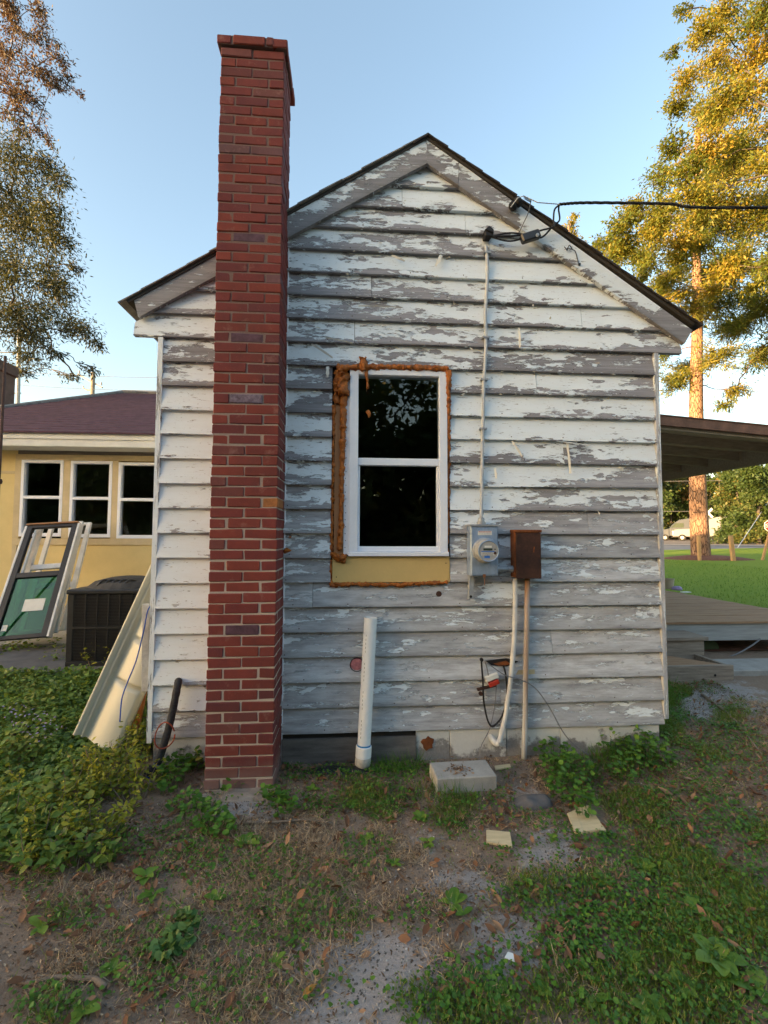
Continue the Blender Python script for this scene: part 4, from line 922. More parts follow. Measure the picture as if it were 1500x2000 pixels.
for k in range(420):
    px, py = rs.uniform(540,1260), rs.uniform(1560,1990)
    if ell(np.array([px]), np.array([py]), BARE)[0] < .35: continue
    g_ = atg(px, py); r = rs.uniform(.0015,.005); peb.lathe((g_.x,g_.y,g_.z), (rs.gauss(0,.2),rs.gauss(0,.2),1), [(0,r),(r*.6,r*.8),(r*.9,r*.2)], 5)
tag(peb.build('pebbles', 'concrete_pale'), 'tiny pale pebbles scattered over the grey sand', kind='stuff')
def stick(name, pix, rad, label, lift=.012):
    P = [atg(*q)+Vector((0,0,lift)) for q in pix]; P = curve(P, 5); n = len(P)
    m = MB(); m.tube([p+Vector((0,0,.004*mnoise.noise((i*.5,rad*900,0)))) for i, p in enumerate(P)], [rad*(1-.5*i/n)*(1+.25*mnoise.noise((i*.9,1,0))) for i in range(n)], 7)
    return tag(m.build(name, 'twig', None, True, origin=P[0]), label, 'stick')
stick('stick', [(205,1936),(185,1920),(150,1918),(110,1916),(60,1926),(15,1922)], .011, 'thick crooked stick at the lower left corner of the yard')
stick('stick', [(480,1612),(540,1610),(600,1606),(650,1612)], .008, 'pale stick lying in front of the chimney foot')
stick('stick', [(1372,1360),(1420,1395),(1455,1435),(1490,1480)], .014, 'long bare stick on the sand beside the lower step')
stick('stick', [(1080,1862),(1098,1890),(1122,1928)], .004, 'thin straight twig on the sand at the lower right')

# ---------------------------------------------------------------- insulated line, red wire ring, left corner things
P = curve([aty(349,1326,-.02), aty(347,1338,-.07), aty(340,1375,-.085), aty(330,1420,-.09), aty(318,1462,-.09), aty(306,1495,-.10), aty(290,1520,-.13)], 7)
lin = thing('insulated_line', P[-1], 'thick black foam insulated pipe coming out of the clapboards left of the chimney', 'pipe')
m = MB(); m.tube(P[3:-8], [.024+.003*mnoise.noise((i*.6,2,0)) for i in range(len(P)-11)], 12); m.build('foam_sleeve', 'foam_pipe', lin, smooth=True)
m = MB(); m.tube(P[:5], [.010,.016,.02,.02,.02], 10); m.build('pipe_end', 'black_plastic', lin, smooth=True)
m = MB(); m.tube(P[-11:], [.02]*11, 8); m.build('tape_wrap', 'wire_blue', lin, smooth=True)
m = MB()
for k in range(5): q = P[-6+k]; m.tube(curve([q+Vector((-.03,0,.02)), q+Vector((0,-.03,.03)), q+Vector((.03,-.02,-.01)), q+Vector((.0,-.01,-.03))], 5), .007, 6)
m.build('tangled_wires', 'black_rubber', lin, smooth=True)
c = aty(322,1436,-.12)
m = MB(); m.tube([c+Vector((.062*math.cos(t), -.012*math.sin(t*2), .082*math.sin(t)+.01*math.cos(t))) for t in np.linspace(.2, 2*math.pi-.1, 40)], .0045, 6)
tag(m.build('red_wire_ring', 'wire_red', None, True, origin=c), 'ring of red brown wire hung round the black insulated pipe', 'wire')
a, b = aty(291,1180,.02), aty(296,1350,.02)
m = MB(); m.bar((HX0-.085,.04,a.z), (HX0-.068,.03,b.z), .05, .035, (1,0,0)); tag(m.build('trim_piece', 'pvc_dirty', None, bevel=.004, origin=(HX0-.07,.03,b.z)), 'white plastic trim piece standing against the left corner board', 'trim')
P = curve([aty(296,1180,-.01), aty(288,1195,0), aty(280,1235,.0), aty(266,1290,0), aty(250,1330,-.02), aty(238,1365,-.04), aty(234,1410,-.08)], 7)
m = MB(); m.tube(P, .0045, 6); tag(m.build('blue_wire', 'wire_blue', None, True, origin=P[-1]), 'thin blue wire dangling over the cream panel', 'wire')
# cream moulded panel leaning on the corner
A, B = aty(146,1432,.16), aty(302,1092,.30); d = (B-A); L = d.length; d.normalize()
pan = thing('moulded_panel', A, 'cream moulded plastic panel with two grooves leaning against the house corner', 'panel')
side = Vector((1, .10, 0)); side = (side-d*side.dot(d)).normalized(); nrm = d.cross(side).normalized(); nrm = nrm if nrm.y < 0 else -nrm
m = MB(); nu, nv = 90, 22; WP = .33
for i in range(nu+1):
    s_ = i/nu
    for j in range(nv+1):
        t = j/nv; h = 0
        if t < .09: h = .030
        elif t < .14: h = .004
        elif t < .22: h = .032
        elif t < .26: h = .0
        else:
            h = .10*math.sin(min(1, (t-.26)/.6)*math.pi/2)
            g1 = min(abs(s_-.33), abs(s_-.56))
            h *= min(1, .12+.88*(g1/.014)**1.2) if g1 < .014 else 1
            h *= min(1, (1-t)/.06+.3)
        m.v.append(A+d*(L*s_)+side*(WP*t)+nrm*h)
k0 = len(m.v)
for i in range(nu+1):
    for j in (0, nv): m.v.append(A+d*(L*i/nu)+side*(WP*j/nv)-nrm*.012)
m.f = [(i*(nv+1)+j, (i+1)*(nv+1)+j, (i+1)*(nv+1)+j+1, i*(nv+1)+j+1) for i in range(nu) for j in range(nv)]
m.f += [(i*(nv+1), k0+2*i, k0+2*i+2, (i+1)*(nv+1)) for i in range(nu)]+[(i*(nv+1)+nv, k0+2*i+1, k0+2*i+3, (i+1)*(nv+1)+nv) for i in range(nu)]+[(k0+2*i, k0+2*i+1, k0+2*i+3, k0+2*i+2) for i in range(nu)]
m.build('panel_shell', 'cream_plastic', pan, smooth=True)
a, b = aty(256,1340,.33), aty(292,1225,.36)
m = MB(); m.bar(a+Vector((0,0,-.3)), b, .14, .03, (1,0,0)); tag(m.build('orange_board', 'orange_wood', None, bevel=.003, origin=a), 'orange brown wooden board behind the cream panel', 'board')
# ---------------------------------------------------------------- left: yellow house
YW = 4.0
yh = thing('yellow_house', (-3.5, YW, .2), 'low yellow house with brown shingle roof and three white windows', 'house')
def Y(px, py, d=0.): return aty(px, py, YW+d)
yx0 = -9.0; yx1 = -1.1
wins = [(44,898,120,1048), (140,900,216,1050), (233,903,318,1052)]
def wrect(w): a = Y(w[0], w[1]); b = Y(w[2], w[3]); return a.x, b.x, b.z, a.z
rects = [wrect(w) for w in wins]; rects[2] = (rects[2][0], rects[2][0]+rects[1][1]-rects[1][0], rects[2][2], rects[2][3])
ez = Y(150,874).z; bz = Y(100,1183).z
m = MB()
zt, zb_ = max(r[3] for r in rects), min(r[2] for r in rects)
m.box(yx0, rects[0][0], YW, YW+.12, bz, ez+.25); m.box(rects[2][1], yx1, YW, YW+.12, bz, ez+.25)
m.box(rects[0][0], rects[2][1], YW, YW+.12, zt, ez+.25); m.box(rects[0][0], rects[2][1], YW, YW+.12, bz, zb_)
m.box(rects[0][1], rects[1][0], YW, YW+.12, zb_, zt); m.box(rects[1][1], rects[2][0], YW, YW+.12, zb_, zt)
m.build('wall', 'yellow_wall', yh)
m = MB(); m.box(yx0, yx1, YW+.01, YW+.15, -.1, bz-.002); m.build('foundation', 'concrete', yh)
for (x0, x1, z0, z1) in rects:
    w = bpy.data.objects.new('window', None); col.objects.link(w); w.parent = yh; w['_w'] = yh['_w']
    t = .045
    for nm, bx in (('frame', (x0, x0+t, z0, z1)), ('frame', (x1-t, x1, z0, z1)), ('frame', (x0+t, x1-t, z1-t, z1)), ('frame', (x0+t, x1-t, z0, z0+t*1.2)), ('meeting_rail', (x0+t, x1-t, (z0+z1)/2-.01, (z0+z1)/2+.035))):
        m = MB(); m.box(bx[0], bx[1], YW-.02, YW+.07, bx[2], bx[3]); m.build(nm, 'vinyl_white', w, bevel=.003)
    m = MB(); m.box(x0+t*.5, x1-t*.5, YW+.03, YW+.034, z0+t*.5, z1-t*.5); m.build('pane', 'glass_clear', w)
# trim boards between and round the windows
def tb(x0, x1, z0, z1, mat='tan_trim', y=-.018, nm='trim_board'):
    m = MB(); m.box(x0, x1, YW+y, YW-.002, z0, z1); m.build(nm, mat, yh, bevel=.002)
tb(rects[0][0]-.09, rects[0][0]-.002, zb_-.0, zt+.0); tb(rects[0][1]+.002, rects[1][0]-.002, zb_, zt); tb(rects[1][1]+.002, rects[2][0]-.002, zb_, zt)
tb(rects[0][0]-.09, yx1, zt+.003, zt+.085); tb(rects[0][0]-.09, yx1, zb_-.10, zb_-.003); tb(rects[0][0]-.06, yx1, zt+.088, ez-.0, 'skirt_wood', -.012)
tb(rects[0][0]-.09, rects[0][0]-.02, bz, zb_-.103, 'tan_trim', -.014); tb(yx0, rects[0][0]-.093, Y(10,920).z-.04, Y(10,920).z, 'tan_trim', -.010)
# room inside
m = MB(); m.box(rects[0][0]-.6, rects[2][1]+.6, YW+2.2, YW+2.3, bz, ez+.3); m.build('room_wall', 'room_olive', yh)
m = MB(); m.box(rects[0][0]-.7, rects[0][0]-.6, YW+.12, YW+2.3, bz, ez+.3); m.box(rects[2][1]+.6, rects[2][1]+.7, YW+.12, YW+2.3, bz, ez+.3); m.box(rects[0][0]-.7, rects[2][1]+.7, YW+.12, YW+2.3, bz-.05, bz); m.box(rects[0][0]-.7, rects[2][1]+.7, YW+.12, YW+2.3, ez+.2, ez+.25); m.build('room_shell', 'dark_room', yh)
m = MB(); m.box(rects[2][0]+.45, rects[2][0]+1.1, YW+1.7, YW+1.74, bz, zt-.35); m.build('inner_door', 'room_orange', yh)
m = MB(); m.box(rects[2][0]+.38, rects[2][0]+.45, YW+1.66, YW+1.75, bz, zt-.28); m.box(rects[2][0]+.38, rects[2][0]+1.15, YW+1.66, YW+1.75, zt-.34, zt-.26); m.build('inner_door_frame', 'room_olive', yh)
# fascia (two steps) and roof planes
YE = YW-.38
a, b = aty(150,846,YE), aty(150,866,YE)
m = MB(); m.box(yx0, yx1, YE-.012, YE+.02, aty(150,858,YE).z, aty(150,847,YE).z); m.box(yx0, yx1, YE+.004, YE+.03, aty(150,872,YE).z, aty(150,858,YE).z-.001); m.build('fascia', 'white_trim', yh)
m = MB(); m.box(yx0, yx1, YE+.03, YW-.002, aty(150,872,YE).z-.004, aty(150,872,YE).z+.02); m.build('soffit', 'white_trim', yh)
e0 = aty(150,845,YE-.05); sl_ = .5
def roofz(y): return e0.z+sl_*(y-e0.y)
def on_roof(px, py):
    d = ray(px, py); t = (e0.z-CAM.z+sl_*(CAM.y-e0.y))/(d.z-sl_*d.y); return CAM+d*t
rA, rB = on_roof(240,768), on_roof(10,797)
ridge_y = rA.y
m = MB(); xL0 = yx0
NR = 22
for k in range(NR):
    a0, a1 = k/NR, (k+1)/NR+.012
    ya, yb = e0.y+(ridge_y-e0.y)*a0, e0.y+(ridge_y-e0.y)*min(1, a1)
    def xl(y):
        if y <= rB.y: return yx0
        return rB.x+(rA.x-rB.x)*(y-rB.y)/(rA.y-rB.y)
    t0, t1 = .016, .004
    P = [(xl(ya),ya,roofz(ya)+t0),(yx1,ya,roofz(ya)+t0),(yx1,yb,roofz(yb)+t1),(xl(yb),yb,roofz(yb)+t1),(xl(ya),ya,roofz(ya)-.01),(yx1,ya,roofz(ya)-.01)]
    m.add(P, [(0,1,2,3),(0,4,5,1)])
tag(m.build('roof_shingle_courses', 'brown_roof', yh), kind='stuff')
m = MB(); m.add([(yx0,rB.y,roofz(rB.y)-.02),(rB.x,rB.y,roofz(rB.y)-.02),(rA.x,rA.y,roofz(rA.y)-.02),(yx1,rA.y,roofz(rA.y)-.02),(yx1,rA.y+6,e0.z-.1),(yx0,rA.y+6,e0.z-.1)], [(0,1,2,3,4,5)]); m.build('roof_back', 'brown_roof', yh)
m = MB(); m.tube([rB+Vector((-3,0,-.01)), rB+Vector((0,0,.012)), rA+Vector((0,0,.018)), Vector((yx1,rA.y,roofz(rA.y)+.018))], .045, 6); m.build('ridge_cap', 'shingle_edge_light', yh)
m = MB(); m.box(yx0, yx0+.12, YW+.12, YW+6, bz, ez+.2); m.box(yx1-.12, yx1, YW+.12, YW+6, bz, ez+.2); m.box(yx0, yx1, YW+5.9, YW+6, bz, ez+.2); m.build('wall_back', 'yellow_wall', yh)
# neighbour chimney on the yellow roof
yc = 5.6; a = aty(-20,690,yc); b = aty(30,800,yc)
b.x -= .36
nc = thing('old_brick_stack', (b.x-.3, yc, b.z), 'old brown chimney stack rising behind the yellow house roof', 'chimney')
m = MB(); m.box(b.x-.62, b.x-.03, yc, yc+.5, b.z-.5, aty(20,720,yc).z); m.build('stack', 'old_brick', nc)
m = MB(); m.box(b.x-.66, b.x+.01, yc-.04, yc+.54, aty(20,720,yc).z+.002, aty(20,700,yc).z); m.build('cap', 'old_brick', nc, bevel=.01)
# utility pole behind, thin mast, wires
dz = 32.
p0, p1 = atd(182,728,dz), atd(180,790,dz)
up_ = thing('utility_pole', (p1.x, p1.y, gz(p1.x,p1.y)), 'wooden utility pole with slanting crossarm behind the yellow roof', 'pole')
m = MB(); m.tube([(p0.x,p0.y,gz(p1.x,p1.y)), (p0.x,p0.y,p0.z)], [.17,.14], 10); m.build('pole', 'pole_wood', up_)
m = MB(); a, b = atd(152,731,dz-.3), atd(199,758,dz+.3); a = Vector((p0.x-1.05,p0.y-.8,p0.z-.1)); b = Vector((p0.x+.62,p0.y+3.0,p0.z-.5)); m.bar(atd(152,731,dz), atd(200,757,dz), .1, .12); m.build('crossarm', 'pole_grey', up_)
m = MB(); m.tube([atd(180,763,dz), atd(170,762,dz), atd(163,758,dz), atd(163,754,dz)], .05, 6)
for q in ((155,729),(198,752)): m.lathe(atd(*q,dz), (0,0,1), [(0,.06),(.2,.05)], 8)
m.build('insulators', 'pole_grey', up_)
d2 = 22.
p0, p1 = atd(38,640,d2), atd(42,795,d2)
ms = thing('thin_mast', (p1.x,p1.y,gz(p1.x,p1.y)), 'thin grey metal mast behind the yellow roof beside the old stack', 'mast')
m = MB(); m.tube([(p1.x,p1.y,gz(p1.x,p1.y)), (p0.x,p0.y,p0.z)], .085, 8); m.build('mast', 'pole_grey', ms)
m = MB(); m.tube([atd(12,768,d2), atd(41,768,d2)], .03, 5); m.build('stay_rod', 'wire_grey', ms); m = MB(); m.tube([atd(-5,688,d2), atd(40,689,d2)], .03, 5); m.build('stay_rod', 'wire_grey', ms)
for k, (a, b) in enumerate((((-60,718),(420,737)), ((-60,744),(420,762)))):
    m = MB(); A_, B_ = atd(*a, 30), atd(*b, 30.5); P = [A_.lerp(B_, t/16)+Vector((0,0,-.25*math.sin(math.pi*t/16))) for t in range(17)]
    m.tube(P, .016, 5, False); tag(m.build('power_line', 'wire_grey', None, origin=A_), ('upper' if k == 0 else 'lower')+' thin power line crossing the pale sky above the yellow roof', 'power line', 'power lines over the yellow house')
# rusty pole at the left edge
a, b = aty(4,835,2.6), aty(1,1180,2.6)
m = MB(); m.tube([(a.x,2.6,gz(a.x,2.6)), (a.x+.005,2.6,1.4), (a.x-.008,2.6,2.0), (a.x,2.6,a.z+.9)], .016, 8); m.lathe((a.x,2.6,aty(4,945,2.6).z), (0,0,1), [(0,.024),(.03,.03),(.06,.022)], 8)
tag(m.build('rusty_pole', 'rust_pole', None, True, origin=(a.x,2.6,gz(a.x,2.6))), 'thin rusty pole at the left edge before the yellow house', 'pole')

# ---------------------------------------------------------------- condenser, slab, leaning window frames
s0, s1 = atz(30,1306,.13), atz(240,1290,.13)
m = MB(); m.box(-5.5, -.75, 1.72, 2.95, -.05, .135); tag(m.build('concrete_slab', 'slab_dark', None, bevel=.01, origin=(-3,2.3,0)), 'dark concrete slab along the foot of the yellow house', kind='structure')
m = MB(); m.box(-5.5, -.75, 2.951, 3.99, -.05, .16); tag(m.build('concrete_kerb', 'concrete', None, bevel=.01, origin=(-3,3.4,0)), 'grey concrete strip against the yellow wall', kind='structure')
AY = 1.95; a = aty(132,1152,AY); b = aty(135,1282,AY)
ax0, az0, az1 = a.x, .135, a.z; AW = .86
ac = thing('condenser_unit', (ax0+AW/2, AY+AW/2, az0), 'black louvred air conditioner condenser beside the cream panel', 'air conditioner')
m = MB(); m.box(ax0+.02, ax0+AW-.02, AY+.02, AY+AW-.02, az0+.05, az1-.05); m.build('coil_core', 'frame_black', ac)
for cx in (ax0, ax0+AW-.07):
    for cy in (AY, AY+AW-.07): m = MB(); m.box(cx, cx+.07, cy, cy+.07, az0+.051, az1-.051); m.build('corner_post', 'ac_black', ac, bevel=.008)
m = MB(); m.box(ax0, ax0+AW, AY, AY+AW, az0, az0+.05); m.build('base_pan', 'ac_black', ac, bevel=.004)
m = MB(); m.box(ax0-.012, ax0+AW+.012, AY-.012, AY+AW+.012, az1-.05, az1); m.build('top_rim', 'ac_black', ac, bevel=.012)
m = MB(); n = 44
for k in range(n):
    z = az0+.06+(az1-az0-.12)*k/n
    m.box(ax0+.07, ax0+AW-.07, AY+.004, AY+.016, z, z+.006); m.box(ax0+.004, ax0+.016, AY+.07, AY+AW-.07, z, z+.006); m.box(ax0+AW-.016, ax0+AW-.004, AY+.07, AY+AW-.07, z, z+.006)
for k in range(1, 6): x = ax0+.07+(AW-.14)*k/6; m.box(x-.005, x+.005, AY+.002, AY+.02, az0+.05, az1-.05)
m.build('louvres', 'ac_black', ac)['kind'] = 'stuff'
m = MB(); m.box(ax0+.06, ax0+AW-.06, AY-.004, AY+.02, (az0+az1)/2-.012, (az0+az1)/2+.012); m.build('middle_bar', 'ac_black', ac)
m = MB(); m.lathe((ax0+AW/2, AY+AW/2, az1), (0,0,1), [(0,AW*.49),(.06,AW*.40),(.10,AW*.22),(.11,AW*.1)], 24); m.build('fan_cowl', 'ac_top', ac)
m = MB(); 
for k in range(5): m.tube(curve([(ax0+.25+k*.07,AY+.1,az1+.03), (ax0+.3+k*.07,AY+.15,az1+.09), (ax0+.4+k*.06,AY+.3,az1+.05)], 4), .012, 6)
m.build('crumpled_tarp', 'black_plastic', ac, smooth=True)
# leaning frames: bottom left, bottom right, top left, top right as pixels with their depths
def lean(name, bl, br, h_tl, yb, yt, mat, label, fw_=.07, dep=.05, glass=None, mid=None, cap=None, lowglass=None):
    A = aty(*bl, yb); B = aty(*br, yb); z = gz(A.x, yb)
    T = aty(*h_tl, yt); A.z = B.z = max(A.z, .14)
    rtv = (B-A).normalized(); upv = (T-A); H = upv.length; upv.normalize(); rtv = (rtv-upv*rtv.dot(upv)).normalized(); nv = rtv.cross(upv); Wd = (B-A).length
    t = thing(name, A, label, 'window frame', 'old window frames leaning on the yellow wall')
    def bar(nm, u0, u1, v0, v1, d0, d1, mt):
        m = MB(); c = A+rtv*((u0+u1)/2)+upv*((v0+v1)/2)+nv*((d0+d1)/2); m.obox(c, u1-u0, v1-v0, d1-d0, rtv, upv, nv); return m.build(nm, mt, t, bevel=.003 if mt != 'glass_green' else 0)
    bar('stile', 0, fw_, 0, H, 0, dep, mat); bar('stile', Wd-fw_, Wd, 0, H, 0, dep, mat)
    bar('head', fw_, Wd-fw_, H-fw_*.6, H, 0, dep, mat); bar('bottom_rail', fw_, Wd-fw_, 0, fw_*.7, 0, dep, mat)
    if mid: bar('meeting_rail', fw_, Wd-fw_, H*mid-.035, H*mid+.035, 0, dep, mat)
    if lowglass: bar('pane', fw_, Wd-fw_, fw_*.7, H*mid-.035, dep*.4, dep*.4+.004, 'glass_green')
    if cap: bar('cap_strip', -.01, Wd+.01, H+.002, H+.025, -.02, dep+.02, cap)
    return A, rtv, upv, nv, Wd, H, bar
r_ = lean('window_frame', (-18,1254), (92,1254), (58,1030), 2.66, 3.40, 'frame_black', 'black and white window frame with green glass leaning on the yellow house', .07, .05, mid=.53, lowglass=True, cap='stud_wood')
A, rtv, upv, nv, Wd, H, bar = r_
bar('white_edge', Wd+.001, Wd+.03, 0, H, -.03, .05, 'frame_white'); bar('white_edge', -.03, -.001, 0, H, -.03, .05, 'frame_white')
bar('paper_label', Wd*.40, Wd*.78, H*.22, H*.32, .027, .029, 'label_white'); bar('corner_sticker', Wd*.14, Wd*.24, H*.07, H*.12, .027, .029, 'label_white')
bar('inner_stile', .09, .115, H*.53, H-.05, -.02, .02, 'frame_white')
lean('window_frame', (15,1245), (112,1245), (78,1026), 2.86, 3.56, 'frame_white', 'white inner window frame just behind the black framed one', .07, .045, mid=.58)
lean('window_frame', (38,1238), (128,1238), (100,1026), 3.05, 3.74, 'frame_white', 'white window frame at the back of the leaning stack', .06, .04, mid=.4)
# ---------------------------------------------------------------- right: porch deck
DX0, DX1, DY0, DY1, DZ = HX1+.04, 7.0, 2.15, 7.9, .50
deck = thing('porch_deck', (5, 4, .1), 'weathered grey brown plank deck on the right side of the house', 'deck')
nb = 40; w = (DY1-DY0+.03)/nb
for k in range(nb):
    y = DY0-.03+k*w; m = MB(); m.box(DX0+random.uniform(0,.01), DX1+random.uniform(-.012,.012), y+.003, y+w-.003, DZ-.025, DZ+random.uniform(-.002,.002)); m.build('plank', 'deck_wood', deck)
m = MB(); m.box(DX0, DX1-.02, DY0, DY0+.04, DZ-.235, DZ-.028); m.build('rim_joist', 'rim_wood', deck, bevel=.003)
m = MB(); m.box(DX1-.06, DX1-.021, DY0+.042, DY1, DZ-.235, DZ-.028); m.build('rim_joist', 'rim_wood', deck)
for x in np.arange(DX0+.3, DX1-.2, .6): m = MB(); m.box(x, x+.04, DY0+.045, DY1, DZ-.22, DZ-.028); m.build('joist', 'wood_grey_y', deck)
for (x, y) in ((DX0+.1,DY1-.3),(DX1-.3,DY0+.3),(DX1-.3,DY1-.3),(5,DY1-.3)): m = MB(); m.box(x, x+.1, y, y+.1, -.1, DZ-.222); m.build('post', 'wood_grey', deck)
tag(sheet('bark_litter', 'mulch', np.linspace(DX0+.2, DX1+.1, 10), np.linspace(DY0+.1, DY1, 14), .012, 'dark leaf litter under the wooden deck'), kind='structure')
# steps
st = thing('wooden_steps', (4, 1.6, 0), 'two weathered wooden steps leading up to the porch deck', 'steps')
a = aty(1375,1246,1.80); m = MB(); m.box(DX0+.02, a.x+.03, 1.765, 2.14, a.z-.02, a.z+.016); m.build('tread', 'wood_grey', st, bevel=.003)
m = MB(); m.box(DX0+.02, a.x, 1.80, 1.84, .09, a.z-.022); m.build('riser', 'wood_grey', st, bevel=.003)
m = MB(); m.box(a.x-.042, a.x, 1.842, 2.14, .05, a.z-.022); m.build('stringer', 'rim_wood', st)
b = aty(1430,1300,1.32); m = MB(); m.box(DX0+.02, b.x, 1.30, 1.34, -.03, b.z+.01); m.build('riser', 'wood_grey', st, bevel=.004)
m = MB(); x2 = b.x-.35; m.add([(DX0+.02,1.345,b.z-.03),(x2+.30,1.345,b.z-.02),(x2,1.70,b.z-.02),(DX0+.02,1.72,b.z-.03),(DX0+.02,1.345,b.z),(x2+.30,1.345,b.z),(x2-.05,1.70,b.z+.005),(DX0+.02,1.72,b.z)], [(3,2,1,0),(4,5,6,7),(0,1,5,4),(1,2,6,5),(2,3,7,6),(3,0,4,7)]); m.build('tread', 'deck_wood', st)
m = MB(); m.box(b.x-.04, b.x-.002, 1.342, 1.79, -.03, b.z-.005); m.build('stringer', 'wood_grey', st)
m = MB(); m.lathe(aty(1397,1319,1.298), (0,-1,0), [(0,.013),(.003,.010)], 10); m.build('knot', 'dark_gap', st)
# concrete pad beside the steps, drain pipe end and cable below the deck
m = MB(); m.box(b.x+.02, 7.6, 1.42, 1.86, -.02, .125); tag(m.build('concrete_pad', 'concrete', None, bevel=.01, origin=(6,1.8,0)), 'pale concrete pad strewn with leaves beside the lower step', kind='structure')
c = aty(1388,1268,2.35); m = MB(); m.lathe(c, (0,1,0), [(0,.115),(.01,.12),(.5,.12)], 22); tag(m.build('log_end', 'green_pipe', None, origin=c), 'dull green round log end in the dark under the deck', 'log')
P = curve([aty(1357,1288,1.9), aty(1390,1290,2.0), aty(1430,1281,2.05), aty(1465,1263,2.1), aty(1485,1248,2.13)], 6)
m = MB(); m.tube(P, .010, 7); tag(m.build('ground_cable', 'wire_grey', None, True, origin=P[0]), 'grey cable hanging in a curve below the deck edge', 'cable')
# things on the deck
p = atz(1299,1150,DZ); q = atz(1312,1150,DZ)
m = MB(); c = Vector((p.x+.05, p.y, DZ+.003)); m.lathe(c, (0,0,1), [(0,.10),(.19,.125),(.20,.13),(.20,.12),(.02,.095)], 18); tag(m.build('bucket', 'bucket_tan', None, origin=c), 'tan bucket standing on the far edge of the deck', 'bucket')
m = MB(); 
c = atz(1322,1152,DZ)
for k in range(5): m.lathe(c+Vector((random.uniform(-.07,.07), random.uniform(-.05,.05), .004)), (random.gauss(0,.2),random.gauss(0,.2),1), [(0,.07),(.03,.065),(.06,.045),(.07,.01)], 9)
tag(m.build('purple_cloth', 'cloth_purple', None, True, origin=c), 'crumpled pale purple cloth beside the tan bucket on the deck', 'cloth')
c = atz(1342,1158,DZ); m = MB(); m.box(c.x-.10, c.x+.06, c.y-.03, c.y+.05, DZ+.003, DZ+.02); tag(m.build('paint_tray', 'sign_white', None, bevel=.003, origin=c), 'flat white scrap lying at the deck edge right of the purple cloth', 'scrap')
# porch roof
pr = thing('porch_roof', (5, 5, 2.6), 'low shed porch roof with dark rafters on the right of the house', 'porch roof')
y0 = DY0-.05; A = aty(1296,812,y0); B = aty(1500,832,y0); s_ = (B.z-A.z)/(B.x-A.x)
def pz(x): return A.z+s_*(x-A.x)
bz_ = 2.63; bm_top = bz_+.15
def slab(name, x0, x1, ya, yb, o0, o1, mat):
    m = MB(); m.add([(x0,ya,pz(x0)+o0),(x1,ya,pz(x1)+o0),(x1,yb,pz(x1)+o0),(x0,yb,pz(x0)+o0),(x0,ya,pz(x0)+o1),(x1,ya,pz(x1)+o1),(x1,yb,pz(x1)+o1),(x0,yb,pz(x0)+o1)], [(3,2,1,0),(4,5,6,7),(0,1,5,4),(1,2,6,5),(2,3,7,6),(3,0,4,7)]); return m.build(name, mat, pr)
X0, X1 = HX1+.04, DX1+.35
slab('roof_sheet', X0, X1, y0-.05, DY1, -.012, 0, 'porch_metal'); slab('roof_boards', X0, X1, y0, DY1, -.035, -.013, 'porch_board')
slab('fascia', X0, X1, y0-.04, y0-.002, -.13, -.014, 'porch_metal')
for k, y in enumerate(np.arange(y0+.01, DY1, .62)): slab('rafter', X0, X1-.1, y, y+.045, -.17, -.037, 'porch_dark')
m = MB(); zt_ = pz(DX1)-.040; m.box(DX1-.09, DX1, y0-.02, DY1, bz_, zt_); m.build('beam', 'porch_dark', pr, bevel=.003)
for y in (y0+.0, DY1-.12): m = MB(); m.box(DX1-.095, DX1-.005, y, y+.09, DZ+.002, bz_-.002) if y < 3 else m.box(DX1-.095, DX1-.005, y, y+.09, DZ+.002, bz_-.002); m.build('post', 'rim_wood', pr)

# ---------------------------------------------------------------- road and far right
a0, a1 = 20, 62
rsheet('road', 'asphalt', a0-40, a1+10, 33.2, 50, .012, 'pale asphalt road beyond the lawn', 70, 10)
rsheet('kerb_strip', 'concrete_pale', a0-40, a1+10, 49.2, 51, .06, 'pale concrete edge strip along the far side of the road', 70, 3)
rsheet('dirt_lot', 'dirt_lot', a0-40, a1+10, 51, 130, .02, 'bare earth lot behind the road', 70, 10)
def on_ground(px, d):
    q = ray(px, 1046); h = Vector((q.x, q.y, 0)).normalized(); p = Vector((CAM.x, CAM.y, 0))+h*d; p.z = gz(p.x, p.y); return p
pb = on_ground(1368, 29.3)
m = MB(); n = 20
for i in range(n+1):
    for j in range(n+1):
        u, v = i/n*2-1, j/n*2-1; e = max(0, 1-u*u-v*v); x, y = pb.x+.3+u*2.4, pb.y+v*1.6; m.v.append(Vector((x, y, gz(x,y)+(.035 if e > 0 else -.05)+.22*e)))
m.f = [(i*(n+1)+j, (i+1)*(n+1)+j, (i+1)*(n+1)+j+1, i*(n+1)+j+1) for i in range(n) for j in range(n)]
tag(m.build('mulch_mound', 'mulch', None, True, origin=pb), 'low mound of red brown pine straw round the pine trunk', 'mulch')
for px, py0, d, lb in ((1365,1046,27.5,'square wooden stake standing in front of the pine trunk'), (1431,1046,28.2,'round wooden stake to the right of the pine mound')):
    p = on_ground(px, d); top = atd(px, py0, (p-CAM).dot(fw))
    m = MB(); m.bar((p.x,p.y,p.z-.1), (top.x+(.03 if px < 1400 else -.06),p.y,top.z), .15 if px < 1400 else .2, .13, (1,0,0)); tag(m.build('wooden_stake', 'stake_wood', None, bevel=.02, origin=p), lb, 'stake', 'wooden stakes by the pine')
